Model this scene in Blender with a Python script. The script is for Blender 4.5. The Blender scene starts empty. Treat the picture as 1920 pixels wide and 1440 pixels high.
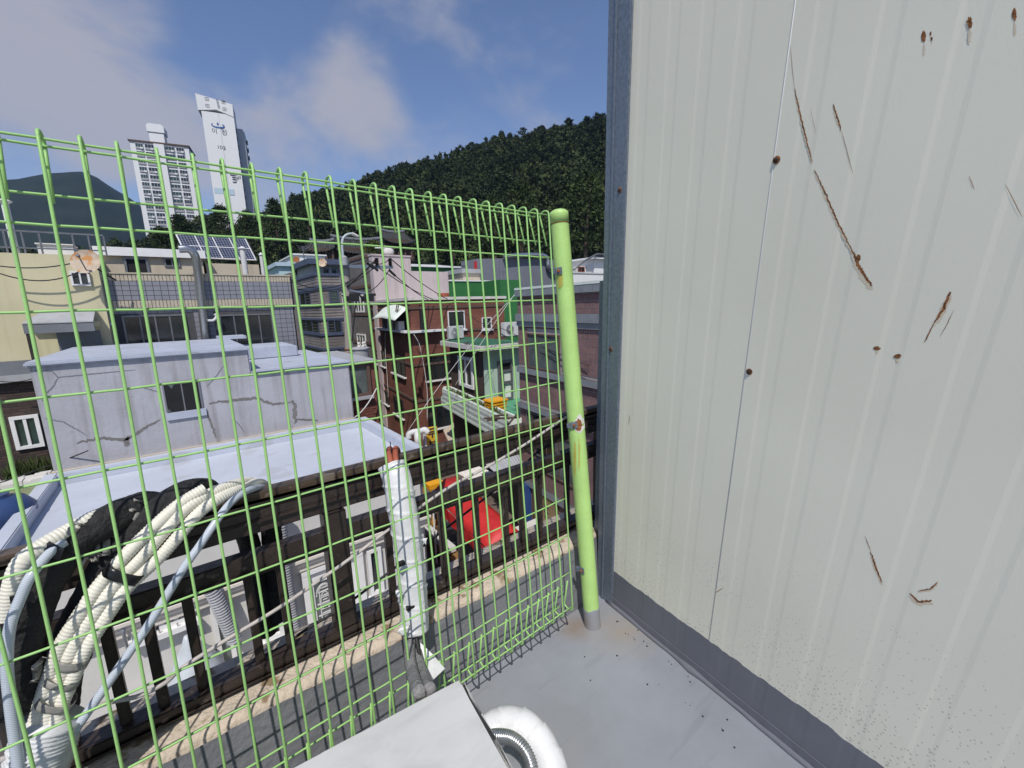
import bpy, bmesh, math, random
import numpy as np
from mathutils import Vector, Matrix, noise
R_ = math.radians
random.seed(7)
S = bpy.context.scene
COL = S.collection

# ------------------------------------------------------------------ camera
# world frame: X runs along the wire fence, Y towards the village, Z up; the eye is the origin
CM = np.array([[0.7872, -0.1350, 0.6017], [-0.6159, -0.1242, 0.7780], [-0.0303, -0.9830, -0.1810]])
_r = CM[:, 0] / np.linalg.norm(CM[:, 0]); _f = CM[:, 2] - _r * (CM[:, 2] @ _r); _f /= np.linalg.norm(_f); _d = np.cross(_f, _r)
CM = np.column_stack([_r, _d, _f])
FPX = 803.0
cam = bpy.data.cameras.new('camera'); co = bpy.data.objects.new('camera', cam); COL.objects.link(co)
cam.sensor_width = 36; cam.lens = FPX / 1920 * 36; cam.clip_start = 0.02; cam.clip_end = 9000
co.matrix_world = Matrix([[_r[i], -_d[i], -_f[i], 0] for i in range(3)] + [[0, 0, 0, 1]])
S.camera = co

# ------------------------------------------------------------------ light
SUN = Vector((-0.346, -0.476, 0.809)).normalized()
W = bpy.data.worlds.new('World'); S.world = W; W.use_nodes = True
nt = W.node_tree; nt.nodes.clear()
def N(t, kind, **kw):
    n = t.nodes.new(kind)
    for k, v in kw.items(): setattr(n, k, v)
    return n
out = N(nt, 'ShaderNodeOutputWorld'); bg = N(nt, 'ShaderNodeBackground'); sky = N(nt, 'ShaderNodeTexSky')
sky.sky_type = 'NISHITA'; sky.sun_disc = False
sky.sun_elevation = math.asin(SUN.z); sky.sun_rotation = math.atan2(SUN.x, SUN.y)
sky.air_density = 1.0; sky.dust_density = 0.4; sky.ozone_density = 4.0
bg.inputs[1].default_value = 0.10
CLOUDS = [(70, 20, 13, .24), (670, 170, 7, .20), (610, 250, 12, .20), (490, 320, 11, .10), (60, 215, 14, .04), (-350, 60, 22, .20), (330, 330, 16, .05)]
CLOUD_COL = (3.7, 3.85, 4.0, 1)
# clouds: noise banks over the whole dome, gathered where the photograph shows them
nt.links.new(bg.outputs[0], out.inputs[0])
tcw = N(nt, 'ShaderNodeTexCoord')
def wmath(op, a, b=None):
    n = N(nt, 'ShaderNodeMath', operation=op)
    for i, q in enumerate((a, b)):
        if q is None: continue
        if isinstance(q, (int, float)): n.inputs[i].default_value = q
        else: nt.links.new(q, n.inputs[i])
    return n.outputs[0]
def cloud_bank(px, py, size, gain):
    """soft cap of the dome around one viewing direction"""
    v = CM @ np.array([(px - 960) / FPX, (py - 720) / FPX, 1.0]); v = v / np.linalg.norm(v)
    d = N(nt, 'ShaderNodeVectorMath', operation='DOT_PRODUCT'); nt.links.new(tcw.outputs['Generated'], d.inputs[0]); d.inputs[1].default_value = tuple(v)
    mr = N(nt, 'ShaderNodeMapRange', interpolation_type='SMOOTHSTEP'); nt.links.new(d.outputs['Value'], mr.inputs[0]); mr.inputs[1].default_value = math.cos(R_(size)); mr.inputs[2].default_value = 1.0; mr.inputs[3].default_value = 0; mr.inputs[4].default_value = gain
    return mr.outputs[0]
cn = N(nt, 'ShaderNodeTexNoise'); cn.inputs['Scale'].default_value = 3.4; cn.inputs['Detail'].default_value = 9; cn.inputs['Roughness'].default_value = .56; cn.inputs['Distortion'].default_value = .25
mpw = N(nt, 'ShaderNodeMapping'); mpw.inputs['Scale'].default_value = (1, 1, 1.7); nt.links.new(tcw.outputs['Generated'], mpw.inputs[0]); nt.links.new(mpw.outputs[0], cn.inputs['Vector'])
acc = wmath('ADD', wmath('MULTIPLY', wmath('SUBTRACT', cn.outputs['Fac'], .5), 1.55), .5)
for b_ in CLOUDS: acc = wmath('ADD', acc, cloud_bank(*b_))
cr_ = N(nt, 'ShaderNodeMapRange', interpolation_type='SMOOTHSTEP'); nt.links.new(acc, cr_.inputs[0]); cr_.inputs[1].default_value = .50; cr_.inputs[2].default_value = 1.02; cr_.inputs[3].default_value = 0; cr_.inputs[4].default_value = .85
cmx = N(nt, 'ShaderNodeMix', data_type='RGBA'); nt.links.new(cr_.outputs[0], cmx.inputs[0]); nt.links.new(sky.outputs[0], cmx.inputs[6]); cmx.inputs[7].default_value = CLOUD_COL
tin = N(nt, 'ShaderNodeMix', data_type='RGBA', blend_type='MULTIPLY'); tin.inputs[0].default_value = 1; nt.links.new(cmx.outputs[2], tin.inputs[6]); tin.inputs[7].default_value = (1.0, .94, 1.0, 1); nt.links.new(tin.outputs[2], bg.inputs[0])
sl = bpy.data.lights.new('sun', 'SUN'); sl.energy = 3.6; sl.angle = R_(0.55); sl.color = (1, 0.95, 0.87)
so = bpy.data.objects.new('sun', sl); COL.objects.link(so); so.rotation_euler = SUN.to_track_quat('Z', 'Y').to_euler()
S.view_settings.view_transform = 'Standard'; S.view_settings.look = 'None'
S.view_settings.exposure = 0.3; S.view_settings.gamma = 1.0; S.view_settings.use_curve_mapping = False

# ------------------------------------------------------------------ helpers
def ray(px, py): return CM @ np.array([(px - 960) / FPX, (py - 720) / FPX, 1.0])
def at(px, py, X=None, Y=None, Z=None, d=None):
    v = ray(px, py)
    s = X / v[0] if X is not None else Y / v[1] if Y is not None else Z / v[2] if Z is not None else d
    return Vector(v * s)
class Fac:
    """a vertical facade: origin, direction along it and outward normal"""
    def __init__(s, o, u, n, v=(0, 0, 1)): s.o, s.u, s.n, s.v = Vector(o), Vector(u).normalized(), Vector(n).normalized(), Vector(v).normalized()
    def p(s, a, b, c=0.0): return s.o + s.u * a + s.v * b + s.n * c
    def hit(s, px, py):
        v = Vector(ray(px, py)); t = s.o.dot(s.n) / v.dot(s.n); q = v * t - s.o
        k = s.u.dot(s.v); qu, qv = q.dot(s.u), q.dot(s.v); b = (qv - k * qu) / (1 - k * k)
        return qu - k * b, b
def facY(y): return Fac((0, y, 0), (1, 0, 0), (0, -1, 0))
class MB:
    def __init__(s): s.v, s.f, s.m = [], [], []
    def quadbox(s, c8, mi=0):
        b = len(s.v); s.v += [tuple(c) for c in c8]
        for f in ((0, 3, 2, 1), (4, 5, 6, 7), (0, 1, 5, 4), (1, 2, 6, 5), (2, 3, 7, 6), (3, 0, 4, 7)):
            s.f.append([b + i for i in f]); s.m.append(mi)
        return s
    def box(s, x0, x1, y0, y1, z0, z1, mi=0):
        return s.quadbox([(x0, y0, z0), (x1, y0, z0), (x1, y1, z0), (x0, y1, z0), (x0, y0, z1), (x1, y0, z1), (x1, y1, z1), (x0, y1, z1)], mi)
    def fbox(s, F, a0, a1, b0, b1, c0, c1, mi=0):
        return s.quadbox([F.p(a0, b0, c0), F.p(a1, b0, c0), F.p(a1, b0, c1), F.p(a0, b0, c1), F.p(a0, b1, c0), F.p(a1, b1, c0), F.p(a1, b1, c1), F.p(a0, b1, c1)], mi)
    def poly(s, pts, mi=0):
        b = len(s.v); s.v += [tuple(p) for p in pts]; s.f.append(list(range(b, b + len(pts)))); s.m.append(mi); return s
    def prism(s, pts, ext, mi=0):
        """closed polygon pushed along the vector ext"""
        n = len(pts); b = len(s.v); e = Vector(ext)
        s.v += [tuple(p) for p in pts] + [tuple(Vector(p) + e) for p in pts]
        s.f.append(list(range(b, b + n))[::-1]); s.f.append(list(range(b + n, b + 2 * n))); s.m += [mi, mi]
        for i in range(n):
            j = (i + 1) % n; s.f.append([b + i, b + j, b + n + j, b + n + i]); s.m.append(mi)
        return s
    def tube(s, pts, r, seg=8, mi=0, caps=True, squash=None):
        pts = [Vector(p) for p in pts]; n = len(pts); b = len(s.v)
        rad = r if callable(r) else (lambda i: r if not isinstance(r, (list, tuple)) else r[i])
        t0 = (pts[1] - pts[0]).normalized(); nrm = t0.orthogonal().normalized()
        if abs(t0.z) < .9: nrm = Vector((0, 0, 1)) - t0 * t0.z; nrm.normalize()
        for i, p in enumerate(pts):
            t = (pts[min(i + 1, n - 1)] - pts[max(i - 1, 0)]).normalized()
            nrm = (nrm - t * nrm.dot(t)).normalized(); bi = t.cross(nrm)
            for k in range(seg):
                a = 2 * math.pi * k / seg; q = rad(i)
                s.v.append(tuple(p + (nrm * math.cos(a) + bi * math.sin(a)) * q))
        for i in range(n - 1):
            for k in range(seg):
                k2 = (k + 1) % seg; s.f.append([b + i * seg + k, b + i * seg + k2, b + (i + 1) * seg + k2, b + (i + 1) * seg + k]); s.m.append(mi)
        if caps:
            s.f.append([b + k for k in range(seg)][::-1]); s.f.append([b + (n - 1) * seg + k for k in range(seg)]); s.m += [mi, mi]
        return s
    def lathe(s, o, ax, prof, seg=16, mi=0):
        """prof: (distance along axis, radius)"""
        ax = Vector(ax).normalized(); o = Vector(o)
        n1 = ax.orthogonal().normalized(); n2 = ax.cross(n1); b = len(s.v)
        for d, r in prof:
            for k in range(seg):
                a = 2 * math.pi * k / seg; s.v.append(tuple(o + ax * d + (n1 * math.cos(a) + n2 * math.sin(a)) * r))
        for i in range(len(prof) - 1):
            for k in range(seg):
                k2 = (k + 1) % seg; s.f.append([b + i * seg + k, b + i * seg + k2, b + (i + 1) * seg + k2, b + (i + 1) * seg + k]); s.m.append(mi)
        s.f.append([b + k for k in range(seg)][::-1]); s.f.append([b + (len(prof) - 1) * seg + k for k in range(seg)]); s.m += [mi, mi]
        return s
    def build(s, name, mats, parent=None, smooth=False, bevel=0, kind=None, label=None):
        me = bpy.data.meshes.new(name); me.from_pydata([tuple(v) for v in s.v], [], s.f)
        for m in (mats if isinstance(mats, (list, tuple)) else [mats]): me.materials.append(m)
        me.polygons.foreach_set('material_index', s.m)
        bm = bmesh.new(); bm.from_mesh(me); bmesh.ops.recalc_face_normals(bm, faces=bm.faces)
        if bevel:
            bmesh.ops.bevel(bm, geom=[e for e in bm.edges if e.is_manifold and e.calc_face_angle(0) > .6], offset=bevel, segments=2, affect='EDGES', clamp_overlap=True)
        bm.to_mesh(me); bm.free()
        if smooth:
            me.polygons.foreach_set('use_smooth', [True] * len(me.polygons))
            if smooth != 'all': me.set_sharp_from_angle(angle=R_(40))
        me.update()
        return link(name, me, parent, kind, label)
def link(name, me, parent=None, kind=None, label=None):
    o = bpy.data.objects.new(name, me); COL.objects.link(o)
    if parent is not None:
        o.parent = parent; o.matrix_parent_inverse = Matrix.Translation(-ROOT.get(parent.name, Vector((0, 0, 0))))
    if kind: o['kind'] = kind
    if label: o['label'] = label
    return o
ROOT = {}
def thing(name, label, cat, loc=(0, 0, 0), group=None):
    o = bpy.data.objects.new(name, None); COL.objects.link(o); o.location = loc; o.empty_display_size = .2
    ROOT[o.name] = Vector(loc)
    return tag(o, label, cat, group)
def tag(o, label, cat, group=None):
    o['label'] = label; o['category'] = cat; o['kind'] = 'thing'
    if group: o['group'] = group
    return o
def struct(o): o['kind'] = 'structure'; return o
def copy_tree(o, parent=None):
    c = o.copy(); COL.objects.link(c)
    if parent is not None: c.parent = parent; c.matrix_parent_inverse = o.matrix_parent_inverse.copy()
    for ch in list(o.children): copy_tree(ch, c)
    return c
def smoothpath(pts, per=6):
    P = [Vector(p) for p in pts]; P = [P[0] * 2 - P[1]] + P + [P[-1] * 2 - P[-2]]; o = []
    for i in range(1, len(P) - 2):
        a, b, c, d = P[i - 1], P[i], P[i + 1], P[i + 2]
        for k in range(per):
            t = k / per; o.append(0.5 * ((2 * b) + (c - a) * t + (2 * a - 5 * b + 4 * c - d) * t * t + (3 * b - a - 3 * c + d) * t ** 3))
    o.append(P[-2]); return o
def resample(pts, step):
    o = [pts[0].copy()]; acc = 0.0
    for a, b in zip(pts, pts[1:]):
        L = (b - a).length; d = step - acc
        while d <= L:
            o.append(a.lerp(b, d / L)); d += step
        acc = (acc + L) % step if L > 0 else acc
    return o
def sag(a, b, drop, n=10):
    a, b = Vector(a), Vector(b)
    return [a.lerp(b, i / n) - Vector((0, 0, drop * 4 * (i / n) * (1 - i / n))) for i in range(n + 1)]

# ------------------------------------------------------------------ materials
def mat(name, col, rough=.6, metal=0, var=.12, scale=2.0, bump=0.0, bscale=40, col2=None, spots=None, streak=0.0, spec=.4):
    m = bpy.data.materials.new(name); m.use_nodes = True; t = m.node_tree; b = t.nodes['Principled BSDF']
    b.inputs['Roughness'].default_value = rough; b.inputs['Metallic'].default_value = metal; b.inputs['Specular IOR Level'].default_value = spec
    tc = N(t, 'ShaderNodeTexCoord'); nz = N(t, 'ShaderNodeTexNoise'); nz.inputs['Scale'].default_value = scale; nz.inputs['Detail'].default_value = 6; nz.inputs['Roughness'].default_value = .65
    t.links.new(tc.outputs['Object'], nz.inputs['Vector'])
    rp = N(t, 'ShaderNodeValToRGB'); e = rp.color_ramp.elements
    c2 = col2 or tuple(c * (1 - 2.2 * var) for c in col)
    e[0].position = .32; e[0].color = (*c2, 1); e[1].position = .68; e[1].color = (*col, 1)
    t.links.new(nz.outputs['Fac'], rp.inputs[0]); last = rp.outputs[0]
    if streak:
        mp = N(t, 'ShaderNodeMapping'); mp.inputs['Scale'].default_value = (5, 5, .35); t.links.new(tc.outputs['Object'], mp.inputs[0])
        n2 = N(t, 'ShaderNodeTexNoise'); n2.inputs['Scale'].default_value = 1.1; n2.inputs['Detail'].default_value = 5; t.links.new(mp.outputs[0], n2.inputs['Vector'])
        r2 = N(t, 'ShaderNodeValToRGB'); r2.color_ramp.elements[0].position = .5; r2.color_ramp.elements[1].position = .75
        r2.color_ramp.elements[0].color = (1, 1, 1, 1); k = 1 - streak; r2.color_ramp.elements[1].color = (k, k * .97, k * .92, 1); t.links.new(n2.outputs['Fac'], r2.inputs[0])
        mx = N(t, 'ShaderNodeMix', data_type='RGBA', blend_type='MULTIPLY'); mx.inputs[0].default_value = 1
        t.links.new(last, mx.inputs[6]); t.links.new(r2.outputs[0], mx.inputs[7]); last = mx.outputs[2]
    if spots:
        sc, th, sco = spots
        n3 = N(t, 'ShaderNodeTexNoise'); n3.inputs['Scale'].default_value = sc; n3.inputs['Detail'].default_value = 4; t.links.new(tc.outputs['Object'], n3.inputs['Vector'])
        r3 = N(t, 'ShaderNodeValToRGB'); r3.color_ramp.elements[0].position = th; r3.color_ramp.elements[1].position = th + .07; t.links.new(n3.outputs['Fac'], r3.inputs[0])
        mx = N(t, 'ShaderNodeMix', data_type='RGBA'); t.links.new(r3.outputs[0], mx.inputs[0]); t.links.new(last, mx.inputs[6]); mx.inputs[7].default_value = (*sco, 1); last = mx.outputs[2]
    t.links.new(last, b.inputs['Base Color'])
    if bump:
        nb = N(t, 'ShaderNodeTexNoise'); nb.inputs['Scale'].default_value = bscale; nb.inputs['Detail'].default_value = 5; t.links.new(tc.outputs['Object'], nb.inputs['Vector'])
        bp = N(t, 'ShaderNodeBump'); bp.inputs['Strength'].default_value = bump; bp.inputs['Distance'].default_value = .02; t.links.new(nb.outputs['Fac'], bp.inputs['Height']); t.links.new(bp.outputs[0], b.inputs['Normal'])
    m['last'] = 0
    return m
def brickmat(name, c1, c2, mortar, w, h, msz=.01, rough=.8, off=.5):
    m = bpy.data.materials.new(name); m.use_nodes = True; t = m.node_tree; b = t.nodes['Principled BSDF']; b.inputs['Roughness'].default_value = rough
    tc = N(t, 'ShaderNodeTexCoord'); sp = N(t, 'ShaderNodeSeparateXYZ'); t.links.new(tc.outputs['Object'], sp.inputs[0])
    ad = N(t, 'ShaderNodeMath', operation='ADD'); t.links.new(sp.outputs[0], ad.inputs[0]); t.links.new(sp.outputs[1], ad.inputs[1])
    cb = N(t, 'ShaderNodeCombineXYZ'); t.links.new(ad.outputs[0], cb.inputs[0]); t.links.new(sp.outputs[2], cb.inputs[1])
    bt = N(t, 'ShaderNodeTexBrick'); bt.inputs['Scale'].default_value = 1; bt.inputs['Brick Width'].default_value = w; bt.inputs['Row Height'].default_value = h
    bt.inputs['Mortar Size'].default_value = msz; bt.inputs['Color1'].default_value = (*c1, 1); bt.inputs['Color2'].default_value = (*c2, 1); bt.inputs['Mortar'].default_value = (*mortar, 1); bt.offset = off
    t.links.new(cb.outputs[0], bt.inputs['Vector'])
    nz = N(t, 'ShaderNodeTexNoise'); nz.inputs['Scale'].default_value = .9; nz.inputs['Detail'].default_value = 6; t.links.new(tc.outputs['Object'], nz.inputs['Vector'])
    rp = N(t, 'ShaderNodeValToRGB'); rp.color_ramp.elements[0].position = .3; rp.color_ramp.elements[0].color = (.62, .62, .64, 1); rp.color_ramp.elements[1].position = .7; t.links.new(nz.outputs['Fac'], rp.inputs[0])
    mx = N(t, 'ShaderNodeMix', data_type='RGBA', blend_type='MULTIPLY'); mx.inputs[0].default_value = 1; t.links.new(bt.outputs['Color'], mx.inputs[6]); t.links.new(rp.outputs[0], mx.inputs[7]); t.links.new(mx.outputs[2], b.inputs['Base Color'])
    bp = N(t, 'ShaderNodeBump'); bp.inputs['Strength'].default_value = .5; bp.inputs['Distance'].default_value = .01; bp.invert = True; t.links.new(bt.outputs['Fac'], bp.inputs['Height']); t.links.new(bp.outputs[0], b.inputs['Normal'])
    return m
M = {}
def mk(k, *a, **kw): M[k] = mat(k, *a, **kw); return M[k]
mk('fence_green', (.31, .56, .19), .38, var=.05, scale=9, bump=.05, bscale=90)
mk('fence_post', (.42, .65, .21), .45, var=.07, scale=7, bump=.12, bscale=120)
mk('rust', (.30, .125, .045), .9, var=.25, scale=60, bump=.6, bscale=90, col2=(.17, .06, .022))
mk('rust_stain', (.42, .30, .07), .6, var=.2, scale=30)
mk('rail_brown', (.045, .034, .03), .35, var=.2, scale=12, bump=.12, bscale=60, spots=(30, .66, (.10, .085, .07)))
mk('rail_top', (.115, .082, .058), .36, var=.25, scale=7, bump=.2, bscale=50, spots=(22, .62, (.17, .14, .11)))
mk('cream_panel', (.60, .60, .53), .5, var=.02, scale=1.5)
mk('galv', (.22, .26, .32), .42, metal=.35, var=.16, scale=90, bump=.04, bscale=60)
mk('base_gray', (.145, .152, .18), .45, var=.06, scale=6, bump=.12, bscale=30)
mk('roof_floor', (.250, .268, .305), .36, var=.09, scale=2.6, bump=.08, bscale=9, spots=(3.1, .60, (.215, .228, .255)))
mk('parapet_gray', (.215, .22, .24), .6, var=.1, scale=7, bump=.3, bscale=35)
mk('concrete_beige', (.55, .47, .38), .9, var=.1, scale=14, bump=.5, bscale=60, spots=(15, .555, (.22, .16, .095)))
mk('white_plastic', (.60, .60, .595), .5, var=.06, scale=5, bump=.05, bscale=12)
mk('tape_white', (.64, .65, .67), .4, var=.05, scale=14, bump=.25, bscale=16)
mk('conduit', (.70, .68, .60), .5, var=.08, scale=12, bump=.1, bscale=40)
mk('black_foam', (.022, .022, .024), .8, var=.25, scale=30, bump=.8, bscale=45)
mk('black_tape', (.015, .015, .018), .3, var=.2, scale=20)
mk('gray_tape', (.30, .29, .27), .5, var=.2, scale=20)
mk('gray_foam', (.26, .26, .27), .85, var=.2, scale=40, bump=.5, bscale=80)
mk('red_foam', (.33, .09, .05), .6, var=.1, scale=20)
mk('silver', (.55, .56, .57), .28, metal=.9, var=.15, scale=30)
mk('blue_roof', (.48, .515, .59), .5, var=.06, scale=1.1, bump=.2, bscale=5, spots=(1.3, .58, (.40, .42, .46)))
mk('lav_plaster', (.41, .41, .445), .8, var=.07, scale=1.6, bump=.3, bscale=18, streak=.34)
mk('lav_roof', (.43, .465, .55), .6, var=.09, scale=1.4, bump=.4, bscale=5, spots=(2.2, .63, (.30, .31, .34)))
mk('white_wall', (.60, .59, .57), .75, var=.06, scale=2, bump=.1, bscale=20)
mk('beige_trim', (.66, .62, .56), .7, var=.05, scale=3)
mk('white_paint', (.74, .74, .74), .5, var=.04, scale=4)
mk('off_white', (.66, .63, .60), .65, var=.08, scale=2, streak=.15)
mk('glass', (.025, .030, .034), .12, var=.3, scale=1.2, spec=.7)
mk('glass_green', (.03, .06, .055), .12, var=.2, scale=1.5, spec=.7)
mk('glass_pale', (.16, .19, .19), .15, var=.3, scale=1.2, spec=.7)
mk('dark_void', (.012, .012, .014), .7, var=.2, scale=4)
mk('yellow_plaster', (.58, .53, .35), .85, var=.05, scale=.8, streak=.12, bump=.1, bscale=20)
mk('gray_tile', (.235, .24, .27), .5, var=.06, scale=3, bump=.05, bscale=20)
mk('beige_tile', (.50, .44, .34), .6, var=.12, scale=5)
mk('grout', (.085, .085, .09), .9, var=.15, scale=4)
mk('beige_plaster', (.52, .45, .35), .8, var=.06, scale=1.2, streak=.15)
mk('mid_gray', (.17, .18, .20), .7, var=.08, scale=2)
mk('light_gray', (.36, .37, .39), .7, var=.08, scale=2, streak=.12)
mk('slate_blue', (.07, .09, .15), .6, var=.1, scale=3)
mk('pink_plaster', (.50, .43, .43), .85, var=.05, scale=.9, streak=.16, bump=.1, bscale=12)
mk('dark_concrete', (.17, .155, .15), .9, var=.15, scale=1.6, streak=.2, bump=.3, bscale=9)
mk('brown_band', (.12, .075, .06), .8, var=.1, scale=3)
mk('green_paint', (.035, .17, .05), .6, var=.12, scale=.9)
mk('green_roof', (.045, .17, .09), .55, var=.25, scale=1.6)
mk('green_deck', (.10, .34, .20), .5, var=.12, scale=1.6)
mk('mint', (.42, .54, .46), .7, var=.05, scale=1.5, streak=.12)
mk('mint_pale', (.70, .77, .71), .6, var=.05, scale=1.5, streak=.12)
mk('brown_plaster', (.085, .058, .045), .85, var=.15, scale=2)
mk('big_gray', (.17, .18, .215), .8, var=.06, scale=.5, streak=.15)
mk('steel_gray', (.22, .225, .24), .4, metal=.5, var=.15, scale=8)
mk('pole_concrete', (.33, .30, .27), .85, var=.12, scale=3, streak=.2)
mk('lamp_paint', (.42, .48, .50), .45, var=.08, scale=4)
mk('cable', (.02, .02, .022), .6, var=.2, scale=4)
mk('cable_gray', (.48, .44, .42), .6, var=.12, scale=30)
mk('cable_white', (.6, .6, .58), .6, var=.1, scale=6)
mk('solar', (.022, .032, .085), .2, var=.25, scale=1.5, spec=.8)
mk('red_canvas', (.55, .03, .03), .55, var=.12, scale=3, bump=.9, bscale=4)
mk('yellow_sign', (.62, .38, .03), .5, var=.06, scale=5)
mk('sign_dark', (.03, .018, .04), .5, var=.1, scale=5)
mk('tan_board', (.30, .22, .12), .6, var=.15, scale=3)
mk('wood', (.32, .18, .07), .7, var=.2, scale=6)
mk('orange', (.75, .36, .02), .5, var=.05, scale=5)
mk('asphalt', (.075, .072, .07), .9, var=.2, scale=1.5, bump=.4, bscale=30)
mk('paver', (.16, .12, .10), .9, var=.2, scale=2, bump=.3, bscale=12)
mk('soil', (.12, .13, .07), .95, var=.3, scale=.3)
mk('moss_roof', (.27, .31, .17), .8, var=.25, scale=1.5, bump=.3, bscale=6)
mk('blue_tank', (.035, .07, .18), .4, var=.1, scale=3)
mk('roof_tile_gray', (.05, .053, .056), .8, var=.2, scale=2)
mk('trunk', (.10, .075, .055), .95, var=.2, scale=6)
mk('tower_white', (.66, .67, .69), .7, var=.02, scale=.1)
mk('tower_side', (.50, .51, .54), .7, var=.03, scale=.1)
mk('logo_blue', (.03, .10, .30), .6, var=.05)
mk('ink', (.03, .04, .07), .6, var=.05)
mk('pale_blue', (.42, .54, .62), .7, var=.04, scale=.3)
mk('cyan_paint', (.42, .58, .60), .7, var=.06, scale=2)
mk('blue_sign', (.03, .07, .22), .5, var=.1, scale=3)
mk('dish_rust', (.55, .44, .33), .6, var=.2, scale=4, spots=(4.5, .52, (.45, .20, .06)))
mk('grit', (.03, .028, .025), .9, var=.2, scale=50)
def foliage(name, a, b):
    m = mat(name, b, .85, var=.1, scale=.07, col2=a, spec=.15); t = m.node_tree; bs = t.nodes['Principled BSDF']; lk = bs.inputs['Base Color'].links[0].from_socket
    ge = N(t, 'ShaderNodeNewGeometry'); mr = N(t, 'ShaderNodeMapRange'); t.links.new(ge.outputs['Random Per Island'], mr.inputs[0]); mr.inputs[3].default_value = .55; mr.inputs[4].default_value = 1.5
    mx = N(t, 'ShaderNodeMix', data_type='RGBA', blend_type='MULTIPLY'); mx.inputs[0].default_value = 1; t.links.new(lk, mx.inputs[6]); t.links.new(mr.outputs[0], mx.inputs[7]); t.links.new(mx.outputs[2], bs.inputs['Base Color'])
    return m
def add_floor_stains(m):
    t = m.node_tree; bs = t.nodes['Principled BSDF']; src = bs.inputs['Base Color'].links[0].from_socket
    tc = N(t, 'ShaderNodeTexCoord'); col = src
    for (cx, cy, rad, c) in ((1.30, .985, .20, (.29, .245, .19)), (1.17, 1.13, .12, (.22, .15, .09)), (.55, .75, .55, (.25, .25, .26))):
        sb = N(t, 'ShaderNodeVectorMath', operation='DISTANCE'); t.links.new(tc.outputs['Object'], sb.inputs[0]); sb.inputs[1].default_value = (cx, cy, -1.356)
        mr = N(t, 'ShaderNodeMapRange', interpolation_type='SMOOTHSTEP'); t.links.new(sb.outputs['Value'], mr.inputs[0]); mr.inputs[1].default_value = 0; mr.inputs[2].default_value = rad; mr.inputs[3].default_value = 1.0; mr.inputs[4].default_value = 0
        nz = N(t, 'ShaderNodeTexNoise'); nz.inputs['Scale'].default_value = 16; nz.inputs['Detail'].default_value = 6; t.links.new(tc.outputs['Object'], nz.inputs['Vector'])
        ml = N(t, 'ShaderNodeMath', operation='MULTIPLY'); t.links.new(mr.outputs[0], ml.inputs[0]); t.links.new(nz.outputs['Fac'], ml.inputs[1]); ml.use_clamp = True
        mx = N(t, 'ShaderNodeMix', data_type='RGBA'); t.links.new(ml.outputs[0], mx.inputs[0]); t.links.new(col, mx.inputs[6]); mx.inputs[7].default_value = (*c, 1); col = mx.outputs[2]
    mp = N(t, 'ShaderNodeMapping'); mp.inputs['Rotation'].default_value = (0, 0, .9); mp.inputs['Scale'].default_value = (3, 26, 1); t.links.new(tc.outputs['Object'], mp.inputs[0])
    n2 = N(t, 'ShaderNodeTexNoise'); n2.inputs['Scale'].default_value = 1.3; n2.inputs['Detail'].default_value = 4; t.links.new(mp.outputs[0], n2.inputs['Vector'])
    r2 = N(t, 'ShaderNodeValToRGB'); r2.color_ramp.elements[0].position = .60; r2.color_ramp.elements[0].color = (1, 1, 1, 1); r2.color_ramp.elements[1].position = .74; r2.color_ramp.elements[1].color = (.90, .90, .905, 1); t.links.new(n2.outputs['Fac'], r2.inputs[0])
    mx = N(t, 'ShaderNodeMix', data_type='RGBA', blend_type='MULTIPLY'); mx.inputs[0].default_value = 1; t.links.new(col, mx.inputs[6]); t.links.new(r2.outputs[0], mx.inputs[7]); t.links.new(mx.outputs[2], bs.inputs['Base Color'])
add_floor_stains(M['roof_floor'])
M['pine_far'] = foliage('pine_far', (.019, .031, .013), (.046, .061, .024))
M['pine_near'] = foliage('pine_near', (.022, .036, .014), (.058, .080, .028))
M['leaf_light'] = foliage('leaf_light', (.035, .055, .018), (.10, .12, .035))
M['mountain'] = mat('mountain', (.018, .026, .018), .95, var=.25, scale=.02, col2=(.008, .013, .010), spec=.1)
BX, BY = 10.05, 21.7
M['brick_brown'] = brickmat('brick_brown', (.27, .088, .052), (.205, .062, .040), (.11, .065, .05), .23, .075)
M['brick_dark'] = brickmat('brick_dark', (.095, .058, .045), (.052, .035, .03), (.03, .025, .022), .26, .08)
M['siding'] = brickmat('siding', (.31, .275, .255), (.28, .25, .235), (.15, .135, .13), 1.6, .16, msz=.012)
M['block_wall'] = brickmat('block_wall', (.45, .44, .38), (.36, .36, .31), (.22, .22, .2), .4, .2)

# ------------------------------------------------------------------ ground, hills
GZ = -8.2
g = MB()
for (x0, x1, y0, y1) in ((-2600, 2600, -500, 2600),):
    g.poly([(x0, y0, GZ), (x1, y0, GZ), (x1, y1, GZ), (x0, y1, GZ)])
struct(g.build('ground', M['soil']))
# village street running past the brick building, then turning in front of the brown house
DIR7 = Vector((math.sin(R_(7)), math.cos(R_(7)), 0)); NRM7 = Vector((-math.cos(R_(7)), math.sin(R_(7)), 0))
st = MB(); st.poly([(4.2, -8, GZ + .004), (9.2, -8, GZ + .004), (12.6, 24, GZ + .004), (4.6, 24, GZ + .004)])
struct(st.build('street', M['paver']))
lane = MB(); lane.poly([(-30, 12.5, GZ + .008), (4.5, 12.5, GZ + .008), (4.5, 17, GZ + .008), (-30, 17, GZ + .008)])
struct(lane.build('lane', M['asphalt']))

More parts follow.
